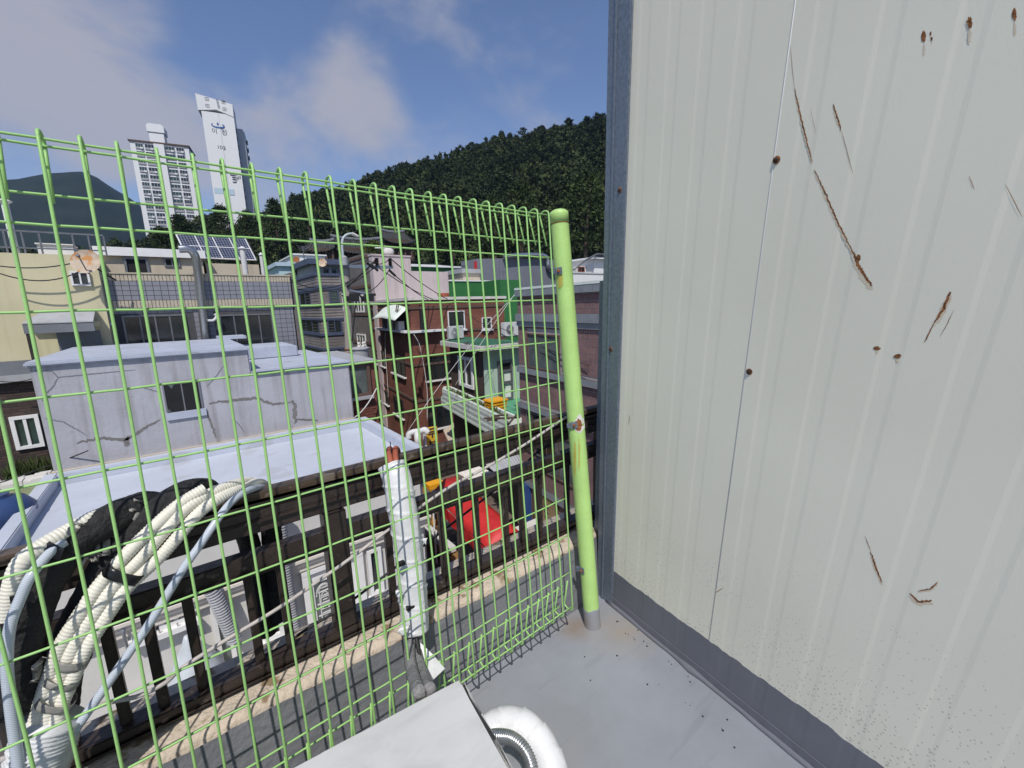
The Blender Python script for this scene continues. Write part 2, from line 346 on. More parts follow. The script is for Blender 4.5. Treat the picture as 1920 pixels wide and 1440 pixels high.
def polar_pt(az, r, z): return Vector((math.sin(az) * r, math.cos(az) * r, z))
def az_el(px, py):
    v = ray(px, py); return math.atan2(v[0], v[1]), v[2] / math.hypot(v[0], v[1])
SKY = [(-500, 470), (150, 470), (270, 442), (330, 412), (400, 398), (470, 402), (505, 388), (560, 356), (640, 348), (700, 322), (800, 294), (900, 258), (950, 243), (1050, 230), (1143, 206), (1300, 165), (1500, 120), (1800, 80), (2600, 60)]
SK = sorted(az_el(x, y) for x, y in SKY)
def interp(tab, a):
    if a <= tab[0][0]: return tab[0][1]
    for (a0, e0), (a1, e1) in zip(tab, tab[1:]):
        if a <= a1: return e0 + (e1 - e0) * (a - a0) / (a1 - a0)
    return tab[-1][1]
R0, R1, R2 = 78.0, 215.0, 520.0
def hill_z(a, r):
    e = interp(SK, a) - .012
    top = max(e * R1, -2.0) - 3.2
    if r < R0: return -6.0
    if r < R1:
        t = (r - R0) / (R1 - R0); z0 = -6.0
        s = t ** 1.1
        z = z0 + (top - z0) * s
    else:
        t = min(1, (r - R1) / (R2 - R1)); z = top + (GZ - top) * (t * t * (3 - 2 * t))
    nn = noise.noise(Vector((math.sin(a) * r * .03, math.cos(a) * r * .03, 1.7)))
    k = min(1, max(0, (r - R0) / 60)) * (1 if r <= R1 else max(0, 1 - (r - R1) / 150))
    return z + nn * 2.5 * k * (1 if r < R1 * .9 or r > R1 * 1.1 else .4)
hm = MB(); na, nr = 110, 26; A0, A1 = R_(-22), R_(110)
for j in range(nr + 1):
    r = R0 - 6 + (R2 - R0 + 6) * (j / nr) ** 1.5
    for i in range(na + 1):
        a = A0 + (A1 - A0) * i / na; hm.v.append(tuple(polar_pt(a, r, hill_z(a, r) if j > 0 else GZ - .5)))
for j in range(nr):
    for i in range(na):
        b = j * (na + 1) + i; hm.f.append([b, b + 1, b + na + 2, b + na + 1]); hm.m.append(0)
struct(hm.build('hill', M['pine_far'], smooth='all'))

# far mountain, at its real distance
MT = [(-700, 470), (-400, 440), (-200, 400), (-60, 372), (0, 352), (40, 340), (90, 330), (150, 325), (180, 335), (205, 352), (240, 372), (300, 415), (420, 450), (560, 490), (700, 520)]
mt = sorted(az_el(x, y) for x, y in MT); DM = 1300.0
mm = MB(); na, nr = 90, 22; a0, a1 = mt[0][0], mt[-1][0]
for j in range(nr + 1):
    t = j / nr; r = 780 + 1150 * t
    for i in range(na + 1):
        a = a0 + (a1 - a0) * i / na; h = interp(mt, a) * DM - GZ
        prof = math.sin(min(1, (r - 780) / (DM - 780)) * math.pi / 2) ** 1.25 if r < DM else max(0, 1 - (r - DM) / 640) ** 1.4
        d = noise.fractal(Vector((math.sin(a) * r * .006, math.cos(a) * r * .006, 4)), 1.0, 2.0, 5)
        edge = min(1, i / 8, (na - i) / 8)
        mm.v.append(tuple(polar_pt(a, r, GZ - 1 + max(0, h) * prof * (1 + .10 * d * (1 if abs(r - DM) > 80 else .15)) * edge)))
for j in range(nr):
    for i in range(na):
        b = j * (na + 1) + i; mm.f.append([b, b + 1, b + na + 2, b + na + 1]); mm.m.append(0)
struct(mm.build('mountain', M['mountain'], smooth='all'))

# ------------------------------------------------------------------ air
hz = bpy.data.materials.new('haze'); hz.use_nodes = True; tz = hz.node_tree; tz.nodes.clear()
zo = N(tz, 'ShaderNodeOutputMaterial'); pv_ = N(tz, 'ShaderNodeVolumePrincipled'); pv_.inputs['Density'].default_value = 1.4e-4; pv_.inputs['Color'].default_value = (.42, .64, 1.0, 1); pv_.inputs['Anisotropy'].default_value = .2
tz.links.new(pv_.outputs[0], zo.inputs['Volume'])
MB().box(-2700, 2700, -600, 2700, GZ - 1.0, 420).build('haze', hz, kind='stuff')
# ------------------------------------------------------------------ forest
def crown_tris(rng, n, h, w, size, kind):
    """leaf sprays through a crown of layered boughs; returns list of triangles (local)"""
    T = []
    boughs = []
    nb = max(5, n // 14)
    for i in range(nb):
        t = rng.random() ** .8; z = h * (.30 + .70 * t)
        if kind == 'pine': rr = w * (1.05 - t) ** .75 * (.55 + .6 * rng.random())
        else: rr = w * math.sqrt(max(.05, 1 - (2 * t - .9) ** 2)) * (.6 + .45 * rng.random())
        a = rng.random() * 6.283; boughs.append((math.cos(a) * rr * .75, math.sin(a) * rr * .75, z, .20 * w + .22 * rr))
    boughs.append((0, 0, h * .97, .18 * w))
    for i in range(n):
        bx, by, bz, br = boughs[rng.randrange(len(boughs))]
        u = Vector((rng.gauss(0, 1), rng.gauss(0, 1), rng.gauss(0, .45)))
        u = u.normalized() * br * (rng.random() ** .5)
        c = Vector((bx, by, bz)) + u
        o = (c - Vector((0, 0, c.z - .25 * h))).normalized()
        d1 = (Vector((u.x, u.y, abs(u.z) + .2)) + Vector((rng.gauss(0, .5), rng.gauss(0, .5), rng.gauss(0, .5)))).normalized(); d2 = d1.orthogonal().normalized()
        d2 = (d2 * math.cos(i) + d1.cross(d2) * math.sin(i))
        s = size * (.6 + .8 * rng.random())
        T.append((c - d2 * s * .35, c + d2 * s * .35, c + d1 * s))
    return T
rng = random.Random(11)
def tri_mesh(name, tris, mats, parent=None, kind=None):
    V = np.array([[tuple(p) for p in t] for t in tris], dtype=np.float32).reshape(-1, 3); n = len(V)
    me = bpy.data.meshes.new(name); me.vertices.add(n); me.loops.add(n); me.polygons.add(n // 3)
    me.vertices.foreach_set('co', V.ravel()); me.loops.foreach_set('vertex_index', np.arange(n, dtype=np.int32))
    me.polygons.foreach_set('loop_start', np.arange(0, n, 3, dtype=np.int32)); me.polygons.foreach_set('loop_total', np.full(n // 3, 3, dtype=np.int32))
    for m in (mats if isinstance(mats, list) else [mats]): me.materials.append(m)
    me.update(calc_edges=True)
    return link(name, me, parent, kind)
protos = [np.array([[tuple(p) for p in t] for t in crown_tris(rng, 380, 1.0, .36, .095, 'pine' if k < 4 else 'round')], dtype=np.float32) for k in range(6)]
chunks = []
cnt = 0
while cnt < 2500:
    a = R_(-14) + rng.random() ** .9 * R_(84); r = R0 + 4 + (R1 + 14 - R0) * rng.random() ** .75
    z = hill_z(a, r); h = 5.5 + 3.5 * rng.random()
    if abs(r - R1) < 12: h *= .8
    p = polar_pt(a, r, z - h * .22); q = protos[rng.randrange(6)]; ang = rng.random() * 6.283; c, s = math.cos(ang), math.sin(ang)
    wv = h * (.9 + .5 * rng.random())
    X = q.copy(); x = (q[..., 0] * c - q[..., 1] * s) * wv; y = (q[..., 0] * s + q[..., 1] * c) * wv
    X[..., 0] = x + p.x; X[..., 1] = y + p.y; X[..., 2] = q[..., 2] * h * 1.1 + p.z
    chunks.append(X); cnt += 1
M['leaf_mid'] = foliage('leaf_mid', (.036, .050, .018), (.074, .090, .030))
tri_mesh('hillside_forest', np.concatenate([c for i, c in enumerate(chunks) if i % 6]), M['pine_far'], kind='stuff')
tri_mesh('hillside_broadleaf_trees', np.concatenate([c for i, c in enumerate(chunks) if i % 6 == 0]), M['leaf_mid'], kind='stuff')
# trees one can tell apart along the foot of the hill and on its edge
def make_tree(label, px, py, dist, h, kind, mkey, w=.36, n=2600, group='trees at the foot of the hill'):
    a, e = az_el(px, py); base = polar_pt(a, dist, e * dist - h)
    t = thing('pine_tree' if kind == 'pine' else 'broadleaf_tree', label, 'tree', base, group)
    tr = MB(); lean = Vector((rng.uniform(-.06, .06) * h, rng.uniform(-.06, .06) * h, 0))
    tr.tube([base + lean * (k / 4) ** 2 + Vector((0, 0, h * .9 * k / 4)) for k in range(5)], [h * .03, h * .026, h * .02, h * .014, h * .006], 7)
    for k in range(5):
        q = base + Vector((0, 0, h * (.35 + .11 * k))); aa = rng.random() * 6.28
        tr.tube([q, q + Vector((math.cos(aa) * h * w * .5, math.sin(aa) * h * w * .5, h * .08))], [h * .011, h * .004], 5)
    tr.build('trunk', M['trunk'], t, smooth='all')
    tris = np.array([[tuple(p) for p in tt] for tt in crown_tris(rng, n, h, h * w, h * .03 + .09, kind)], dtype=np.float32)
    tris[..., 0] += base.x; tris[..., 1] += base.y; tris[..., 2] += base.z
    tri_mesh('crown', tris, M[mkey], t)
TR = [('dark pine in front of the foot of the balcony apartment block', 335, 405, 112, 9, 'pine', 'pine_near'),
      ('dark pine beside the solar panels, left of the tall numbered tower', 300, 428, 104, 8, 'pine', 'pine_near'),
      ('bushy pine right under the numbered white tower', 412, 388, 118, 10, 'pine', 'pine_near'),
      ('dark pine at the right foot of the numbered tower', 462, 398, 108, 9, 'pine', 'pine_near'),
      ('tall pine on the hill edge right of the two towers', 512, 376, 120, 10, 'pine', 'pine_near'),
      ('dark pine above the left temple gable', 575, 380, 125, 9, 'pine', 'pine_near'),
      ('low olive green tree between the temple roof and the pink house', 660, 446, 74, 6, 'round', 'leaf_light'),
      ('yellowish green bush below the temple roof', 700, 452, 70, 5, 'round', 'leaf_light'),
      ('dark pine right of the temple pavilion', 770, 402, 96, 11, 'pine', 'pine_near'),
      ('broad dark pine behind the white flat roof by the green house', 845, 396, 92, 12, 'pine', 'pine_near'),
      ('tall spreading pine seen just left of the top of the green fence post', 975, 345, 88, 15, 'pine', 'pine_near'),
      ('spreading pine rising right above the grey blank building', 925, 378, 84, 13, 'round', 'pine_near'),
      ('olive pine between the fence post and the shed', 1098, 330, 86, 17, 'round', 'pine_near')]
for T in TR: make_tree(*T)

# ------------------------------------------------------------------ building helpers
def window(parent, F, a0, a1, b0, b1, cols=2, fm='white_paint', gm='glass', fw=.05, dep=.06, name='window', rows=1, sill=None, back=.0, label=None):
    if a1 < a0: a0, a1 = a1, a0
    if b1 < b0: b0, b1 = b1, b0
    m = MB(); c0, c1 = back - .02, back + dep
    m.fbox(F, a0 - fw, a1 + fw, b1, b1 + fw, c0, c1); m.fbox(F, a0 - fw, a1 + fw, b0 - fw, b0, c0, c1)
    m.fbox(F, a0 - fw, a0, b0, b1, c0, c1 - .002); m.fbox(F, a1, a1 + fw, b0, b1, c0, c1 - .002)
    w = (a1 - a0) / cols; hh = (b1 - b0) / rows; k = fw * .38
    for i in range(1, cols): m.fbox(F, a0 + w * i - k, a0 + w * i + k, b0, b1, c0, c1 - .012)
    for j in range(1, rows): m.fbox(F, a0, a1, b0 + hh * j - k * .8, b0 + hh * j + k * .8, c0, c1 - .016)
    o = m.build(name, M[fm], parent, label=label)
    for i in range(cols):
        for j in range(rows):
            MB().fbox(F, a0 + w * i + (k if i else 0), a0 + w * (i + 1) - (k if i < cols - 1 else 0), b0 + hh * j + (k if j else 0), b0 + hh * (j + 1) - (k if j < rows - 1 else 0), back + .004, back + .012 + .012 * (i % 2)).build('pane', M[gm], o)
    if sill:
        MB().fbox(F, a0 - .12, a1 + .12, b0 - fw - .09, b0 - fw - .002, back - .02, back + dep + .09).build('sill', M[sill], o)
    return o
def pwin(parent, F, x0, y0, x1, y1, **k):
    a0, b1 = F.hit(x0, y0); a1, b0 = F.hit(x1, y1); return window(parent, F, a0, a1, b0, b1, **k)
def footblock(name, pts, z0, z1, mats, parent=None, **k):
    return MB().prism([(p[0], p[1], z0) for p in pts], (0, 0, z1 - z0)).build(name, mats, parent, **k)
def textmesh(body, size, F, a, b, c, m, parent, name='lettering', rot=0.0, ext=.004, bold=0.0, sx=1.0):
    cu = bpy.data.curves.new('txt', 'FONT'); cu.body = body; cu.size = size; cu.align_x = 'CENTER'; cu.align_y = 'CENTER'; cu.extrude = ext; cu.offset = bold
    to = bpy.data.objects.new('txt', cu); COL.objects.link(to)
    dg = bpy.context.evaluated_depsgraph_get(); me = bpy.data.meshes.new_from_object(to.evaluated_get(dg)); bpy.data.objects.remove(to)
    me.name = name; me.materials.clear(); me.materials.append(M[m])
    X = F.u; Z = F.n; Yv = Vector((0, 0, 1))
    if X.cross(Yv).dot(Z) < 0: X = -X
    o = F.p(a, b, c); R = Matrix([[X[i] * sx, Yv[i], Z[i]] for i in range(3)])
    me.transform(Matrix.Translation(o) @ R.to_4x4() @ Matrix.Rotation(rot, 4, 'Z'))
    return link(name, me, parent)
def pole_line(name, pts, r, m, label, group=None, seg=6, cat='cable'):
    o = MB().tube(pts, r, seg).build(name, M[m], smooth='all'); return tag(o, label, cat, group)

# ------------------------------------------------------------------ apartment towers behind the hill
TU = Vector((math.sin(R_(101.7)), math.cos(R_(101.7)), 0)); TN = Vector((TU.y, -TU.x, 0))
if TN.dot(Vector((0, 1, 0))) > 0: TN = -TN
p0 = at(300, 300, d=165); F = Fac((p0.x, p0.y, 0), TU, TN)
a0, _ = F.hit(256, 340); a1, _ = F.hit(365, 352); bt = F.hit(300, 270)[1]; W_ = a1 - a0
t = thing('apartment_tower', 'white apartment tower with rows of glazed balconies and a lift head on its roof', 'apartment block', F.p(a0, GZ, 0))
MB().fbox(F, a0, a1, GZ, bt, -11, 0).build('wall', M['tower_white'], t)
MB().fbox(F, a0 + W_ * .40, a0 + W_ * .575, GZ, bt - .3, 0, .9).build('stair_strip', M['tower_white'], t)
MB().fbox(F, a0 - .4, a1 + .4, bt + .002, bt + .45, -11.4, .5).build('roof_edge', M['brown_band'], t)
for f in (0.02, .9):
    MB().fbox(F, a0 + W_ * f, a0 + W_ * (f + .09), bt + .45, bt + 1.5, -5, -3).build('roof_vent', M['mid_gray'], t)
e0, eb = F.hit(281, 268); e1, et = F.hit(303, 233)
lh = MB(); lh.fbox(F, e0, e1, bt + .45, bt + 4.2, -5, -.6).fbox(F, e0 - .4, e1 + .4, bt + 4.2, et - .8, -5.4, -.3)
lh.prism([F.p(e0 - .4, et - .8, -.3), F.p(e1 + .4, et - .8, -.3), F.p(e1 - .4, et, -.3), F.p(e0 + .2, et, -.3)], F.n * -5)
lh.build('lift_head', M['tower_white'], t)
FH = 2.75; wins = ((.085, .215), (.24, .40), (.585, .75), (.775, .915))
wm = {}
for wi, (f0, f1) in enumerate(wins):
    ww = (f1 - f0) * W_
    L = Fac((0, 0, 0), (1, 0, 0), (0, -1, 0))
    fr = MB(); fr.fbox(L, 0, ww, 0, .12, 0, .18); fr.fbox(L, 0, ww, 1.95, 2.07, 0, .18); fr.fbox(L, 0, .1, .12, 1.95, 0, .18); fr.fbox(L, ww - .1, ww, .12, 1.95, 0, .18)
    for k in (.34, .67): fr.fbox(L, ww * k - .04, ww * k + .04, .12, 1.95, 0, .14)
    fr.fbox(L, .1, ww - .1, .74, .79, 0, .2)
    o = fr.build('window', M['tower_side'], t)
    pn = MB()
    pn.fbox(L, .1, ww - .1, .12, 1.95, 0, .05).build('pane', [M['glass_green'], M['glass']][wi % 2], o)
    rl = MB(); rl.fbox(L, .05, ww - .05, .10, .68, .26, .30); rl.build('railing', M['light_gray'], o)
    ac = MB(); ac.fbox(L, ww * .62, ww * .62 + .8, .1, .65, .32, .62); ac.build('air_conditioner', M['tower_white'], o)
    wm[wi] = o
Rt = Matrix([[TU[i], -TN[i], (0, 0, 1)[i]] for i in range(3)]).to_4x4()
for fl in range(22):
    for wi, (f0, f1) in enumerate(wins):
        o = wm[wi] if fl == 0 else copy_tree(wm[wi], t)
        if fl == 0: base_o = o
        o.matrix_basis = Matrix.Translation(F.p(a0 + f0 * W_, bt - 2.6 - FH * fl, .01)) @ Rt
        if fl and (fl * 7 + wi * 3) % 3:
            for c in list(o.children):
                if c.name.startswith('air_cond'): bpy.data.objects.remove(c)

p0 = at(420, 300, d=150); F = Fac((p0.x, p0.y, 0), TU, TN)
a0 = F.hit(391, 300)[0]; a1 = F.hit(450, 306)[0]; b1 = F.hit(408, 212)[1]; bt = F.hit(402, 186)[1]; mid = (a0 + a1) / 2 + .2
t = thing('apartment_tower', 'tall blank white apartment tower with a blue ring logo and the number 102', 'apartment block', F.p(a0, GZ, 0))
MB().fbox(F, a0, a1, GZ, b1, -9, 0).build('wall', [M['tower_white']], t)
MB().fbox(F, a0 + .003, mid, GZ, b1, .0, .12).build('wall_panel', M['tower_white'], t)
MB().prism([F.p(a0 - .9, b1 + .1, .16), F.p(mid - .5, b1 + 1.0, .16), F.p(a1, b1 - .6, .16), F.p(a1 + .1, bt - .9, .16), F.p(a0 - 1.0, bt + .9, .16)], F.n * -8).build('crown_block', M['tower_white'], t)
for (x, y) in ((388, 186), (389, 198.5), (419, 192), (421, 205)):
    a, b = F.hit(x, y); window(t, F, a - .5, a + .5, b - .42, b + .42, cols=2, fm='mid_gray', gm='glass', fw=.06, dep=.24, rows=2, back=0)
for k in range(7):
    a, b = F.hit(407 + k * .6, 187 + k * 2.6); MB().fbox(F, a - .3, a + .3, b - .06, b + .06, .16, .26).build('ladder_rung', M['mid_gray'], t)
FR = Fac(F.p(a1, 0, 0), -TN, TU)
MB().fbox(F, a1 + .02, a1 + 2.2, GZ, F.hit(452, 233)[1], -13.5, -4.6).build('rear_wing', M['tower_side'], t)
for fl in range(20):
    bb = b1 - 5 - fl * 2.75
    MB().fbox(FR, 1.0, 2.6, bb, bb + 1.3, 0.0, .25).build('window', M['glass'], t)
    MB().fbox(F, a1 + 2.2, a1 + 2.7, bb - .3, bb + .9, -12.5, -11.2).build('window', M['glass'], t)
a, b = F.hit(408.7, 235)
ring = MB(); n = 28
for k in range(n):
    q0, q1 = [math.pi * (.80 + 1.45 * (k + d) / n) for d in (0, 1)]
    w0, w1 = [(.22 + .30 * math.sin(math.pi * (k + d) / n)) for d in (0, 1)]
    ring.prism([F.p(a + 1.95 * math.cos(q0), b - .1 + .9 * math.sin(q0), .13), F.p(a + 1.95 * math.cos(q1), b - .1 + .9 * math.sin(q1), .13), F.p(a + (1.95 - w1) * math.cos(q1), b - .1 + (.9 - w1) * math.sin(q1), .13), F.p(a + (1.95 - w0) * math.cos(q0), b - .1 + (.9 - w0) * math.sin(q0), .13)], F.n * .05)
ring.lathe(F.p(a, b + .25, .13), F.n, [(0, .32), (.05, .32)], 12); ring.prism([F.p(a - .3, b + .3, .13), F.p(a + .3, b + .3, .13), F.p(a, b + 1.1, .13)], F.n * .05)
ring.build('ring_logo', M['logo_blue'], t)
a, b = F.hit(411.5, 247.7); textmesh('이  진', 1.9, F, a, b, .16, 'ink', t)
a, b = F.hit(415, 277); textmesh('102', 1.6, F, a, b, .16, 'ink', t, sx=1.1)
a, b = F.hit(440, 333); textmesh('Ijin', 3.2, F, a, b, .16, 'ink', t, rot=-math.pi / 2, sx=.8)
a, b = F.hit(449, 334)
sc = MB()
for k in range(3): sc.fbox(F, a - .9 + .5 * k, a - .65 + .5 * k, b - .8 + .3 * k, b + .2 + .3 * k, .0, .06)
sc.build('brand_swirl', M['ink'], t)
A = F.hit(401, 352); B = F.hit(440, 366); MB().fbox(F, A[0], B[0], B[1], A[1], .0, .135).build('pale_panel', M['pale_blue'], t)

# ------------------------------------------------------------------ temple roofs at the foot of the hill
def hanok(label, px, py, dist, w, dep, hr, yaw, wallh):
    a, e = az_el(px, py); c = polar_pt(a, dist, e * dist); t = thing('temple_hall', label, 'temple roof', (c.x, c.y, c.z - hr - wallh), 'temple halls at the foot of the hill')
    Rm = Matrix.Translation(c) @ Matrix.Rotation(yaw, 4, 'Z'); m = MB(); nu, nv = 14, 8
    for side in (-1, 1):
        b = len(m.v)
        for j in range(nv + 1):
            v = j / nv
            for i in range(nu + 1):
                u = i / nu * 2 - 1
                x = u * w / 2 * (.72 + .28 * v); y = side * dep / 2 * v
                z = -hr * (1 - (1 - v) ** 1.7) + .28 * hr * abs(u) ** 3 * v + .10 * hr * abs(u) ** 2
                m.v.append(tuple(Rm @ Vector((x, y, z))))
        for j in range(nv):
            for i in range(nu): q = b + j * (nu + 1) + i; m.f.append([q, q + 1, q + nu + 2, q + nu + 1]); m.m.append(0)
    o = m.build('roof', M['roof_tile_gray'], t)
    rg = MB()
    for side in (-1, 1):
        for i in range(int(w / .45)):
            u = -.96 + 1.92 * i / (int(w / .45) - 1); pts = []
            for j in range(6):
                v = j / 5; x = u * w / 2 * (.72 + .28 * v); pts.append(Rm @ Vector((x, side * dep / 2 * v, -hr * (1 - (1 - v) ** 1.7) + .28 * hr * abs(u) ** 3 * v + .10 * hr * u * u + .07)))
            rg.tube(pts, .09, 5)
    rg.build('tile_rows', M['roof_tile_gray'], t, kind='stuff')
    MB().tube([Rm @ Vector((u * w / 2 * .74, 0, .12 + .10 * hr * u * u + .14 * abs(u) ** 3)) for u in [k / 6 - 1 for k in range(13)]], .22, 6).build('ridge', M['mid_gray'], o)
    wl = MB(); q = [Rm @ Vector((x * w * .36, y * dep * .33, -hr * .6)) for x, y in ((-1, -1), (1, -1), (1, 1), (-1, 1))]; wl.prism(q, (0, 0, -hr * .4 - wallh)); wl.build('wall', M['brown_plaster'], t)
    for k in range(5):
        p = Rm @ Vector(((-1 + k * .5) * w * .38, -dep * .36, -hr * .8)); MB().tube([p, p - Vector((0, 0, hr * .2 + wallh))], .16, 8).build('column', M['brown_band'], t)
YW = math.atan2(TU.y, TU.x)
hanok('long grey temple hall roof behind the curved street lamp', 668, 450, 73, 10.0, 6.5, 2.4, YW + .1, 2.2)
hanok('small temple gate with upturned eaves, leftmost of the temple roofs', 604, 454, 70, 4.6, 4.2, 1.6, YW - .35, 2.0)
hanok('two-tiered temple pavilion standing highest among the dark pines', 735, 436, 78, 6.0, 6.0, 2.2, YW + .2, 2.6)

# ------------------------------------------------------------------ A: low house with the pale blue roof
ax0, ax1, ay0, ay1, az_ = -2.2, 3.72, 8.0, 11.7, -3.2
t = thing('low_house', 'low white house with a pale blue painted flat roof just beyond the railing', 'house', (.7, 8.2, GZ))
MB().box(ax0, ax1, ay0, ay1, az_ - .22, az_).build('roof', M['blue_roof'], t)
pr = MB(); pw = .2
pr.box(ax0 - .02, ax1 + .02, ay1 + .01, ay1 + .2, az_ - .24, az_ + .22); pr.box(ax0 - pw, ax0 - .003, ay0, ay1 + .2, az_ - .24, az_ + .22); pr.box(ax1 + .003, ax1 + pw, ay0, ay1 + .2, az_ - .24, az_ + .223)
pr.build('parapet', M['blue_roof'], t, bevel=.015)
gt = MB(); gt.box(ax0 - .2, ax1 + .2, ay0 - .05, ay0 - .004, az_ - .25, az_ + .08); gt.build('gutter', M['light_gray'], t, bevel=.02)
FA = facY(8.06); fx0, fx1 = ax0 - .05, ax1 - .05
MB().box(fx0, fx1, 8.07, 11.6, GZ, az_ - .25).build('wall', M['white_wall'], t)
MB().box(fx0 - .1, fx1 + .15, ay0 - .02, 8.06, az_ - .31, az_ - .262).build('soffit', M['beige_trim'], t)
b_c = FA.hit(590, 1057)[1]
co_ = MB(); co_.fbox(FA, fx0, fx1 + .05, b_c, b_c + .13, 0, .12); co_.fbox(FA, fx0, fx1 + .08, b_c + .13, b_c + .22, 0, .17); co_.fbox(FA, fx0, fx1 + .1, b_c + .22, b_c + .27, 0, .22); co_.build('cornice', M['beige_trim'], t)
def fpx(F, m, x0, y0, x1, y1, c0, c1):
    A = F.hit(x0, y0); B = F.hit(x1, y1); m.fbox(F, min(A[0], B[0]), max(A[0], B[0]), min(A[1], B[1]), max(A[1], B[1]), c0, c1); return m
# door
A = FA.hit(563, 1075); B = FA.hit(684, 1100); dz0, dz1 = A[1] - 2.15, A[1] - .05; dx0, dx1 = A[0], B[0]
dr = MB(); dr.fbox(FA, dx0, dx0 + .13, dz0, dz1, 0, .10); dr.fbox(FA, dx1 - .13, dx1, dz0, dz1, 0, .10); dr.fbox(FA, dx0, dx1, dz1, dz1 + .1, 0, .105)
dr.fbox(FA, dx0 + .13, dx1 - .13, dz0, dz1, 0, .04); d_o = dr.build('door', M['white_paint'], t, bevel=.006)
def ornament(mm, cx, w, z0, z1, c):
    mm.fbox(FA, cx - w, cx - w + .02, z0, z1, .04, c); mm.fbox(FA, cx + w - .02, cx + w, z0, z1, .04, c); mm.fbox(FA, cx - w, cx + w, z1 - .02, z1, .04, c); mm.fbox(FA, cx - w, cx + w, z0, z0 + .02, .04, c)
    for k in range(8):
        q = z0 + (z1 - z0) * (.1 + .1 * k); s = w * (.75 if k % 2 else .4); mm.fbox(FA, cx - s, cx + s, q, q + .012, .04, c)
    for k in range(10):
        q0, q1 = [math.pi * (k + d) / 10 for d in (0, 1)]
        mm.prism([FA.p(cx + w * .8 * math.cos(q0), z1 - .3 + .22 * math.sin(q0), .04), FA.p(cx + w * .8 * math.cos(q1), z1 - .3 + .22 * math.sin(q1), .04), FA.p(cx + w * .7 * math.cos(q1), z1 - .3 + .19 * math.sin(q1), .04), FA.p(cx + w * .7 * math.cos(q0), z1 - .3 + .19 * math.sin(q0), .04)], FA.n * (c - .04))
pc = FA.hit(610, 1135)[0]
gl = MB(); gl.fbox(FA, pc - .17, pc + .17, dz1 - 1.35, dz1 - .25, .04, .048); gl.build('door_glass', M['glass_pale'], d_o)
om = MB(); ornament(om, pc, .19, dz1 - 1.4, dz1 - .2, .075); ornament(om, pc, .10, dz1 - 1.25, dz1 - .35, .07); om.build('door_ornament', M['white_plastic'], d_o)
tr = MB(); tr.fbox(FA, dx0 + .2, dx1 - .1, dz1 + .1, dz1 + .3, 0, .02); tr.build('transom', M['dark_void'], d_o)
for (x0, y0, x1, y1, c, fm, gm) in ((488, 1090, 524, 1182, 1, 'white_paint', 'dark_void'), (692, 1035, 712, 1102, 1, 'white_paint', 'glass'), (402, 1132, 438, 1246, 1, 'white_paint', 'glass_pale'), (250, 1150, 268, 1180, 1, 'white_paint', 'glass'), (300, 1120, 352, 1150, 2, 'white_paint', 'glass')):
    pwin(t, FA, x0, y0, x1, y1, cols=c, fm=fm, gm=gm, fw=.07, dep=.09, sill='white_paint')
yd = MB(); yd.box(-6, 3.9, 1.9, 8.06, GZ + .5, GZ + 1.15); struct(yd.build('yard_terrace', M['off_white']))
st_ = MB()
for k in range(3): st_.box(-2.4, -.9, 7.0 - .3 * k, 8.0, GZ + 1.16 + .17 * (2 - k), GZ + 1.16 + .17 * (3 - k) - .004)
tag(st_.build('entrance_steps', M['white_wall'], bevel=.01), 'white plastered steps at the foot of the low house wall', 'steps')
# side of the house towards the street
sd = Fac((fx1, 0, 0), (0, 1, 0), (1, 0, 0))
for (x0, x1) in ((8.3, 8.36), (9.0, 9.06), (9.7, 9.76)): pass
# ribbed grey ducts hanging down the facade
def ribtube(mb, pts, r, step, amp, seg=10):
    P = resample(pts, step / 4); mb.tube(P, [r + amp * (1, .3, -1, .3)[i % 4] for i in range(len(P))], seg); return mb
for (pts, lab) in (([(523, 965), (527, 1010), (540, 1110), (560, 1225)], 'grey ribbed duct hanging down beside the white ornamental door'), ([(392, 1098), (405, 1120), (425, 1165), (440, 1200)], 'grey ribbed duct slanting across the white framed window')):
    W3 = [at(x, y, Y=7.8) for x, y in pts]
    tag(ribtube(MB(), smoothpath(W3, 8), .105, .05, .012, 10).build('ribbed_duct', M['light_gray'], smooth='all'), lab, 'duct', 'ducts on the low house front')
tp = MB(); c = at(232, 1170, Y=8.02); tp.tube([c, c + Vector((0, -.12, 0)), c + Vector((0, -.16, -.05)), c + Vector((.01, -.17, -.3))], .022, 8); tp.tube([c + Vector((-.09, -.06, .06)), c + Vector((.09, -.06, .06))], .016, 8); tp.tube([c + Vector((.0, -.06, 0)), c + Vector((.0, -.06, .09))], .014, 8)
tag(tp.build('water_tap', M['silver'], smooth=True), 'small outdoor water tap on the white wall of the low house', 'tap')
hk = MB(); c = at(300, 1180, Y=8.02)
hk.box(c.x - .3, c.x + .3, 7.99, 8.055, c.z - .02, c.z + .02)
for k in (-.22, 0, .22): hk.tube([c + Vector((k, 0, 0)), c + Vector((k, -.1, -.02)), c + Vector((k, -.11, .06))], .012, 6)
tag(hk.build('hook_rail', M['silver']), 'wall rail with metal hooks beside the water tap', 'hooks')
bg_ = MB(); c = at(350, 1190, Y=7.75)
bg_.lathe(c, (0.05, 0, -1), [(0, .03), (.12, .09), (.4, .24), (.7, .36), (.9, .38), (1.0, .24)], 14)
M['bag_film'] = mat('bag_film', (.52, .56, .60), .35, var=.1, scale=4)
o = bg_.build('plastic_bag', M['bag_film'], smooth='all')
for v in o.data.vertices: v.co += Vector((noise.noise(v.co * 7), noise.noise(v.co * 7 + Vector((9, 0, 0))), 0)) * .05
tag(o, 'pale blue plastic bag hanging on the low house wall', 'bag')

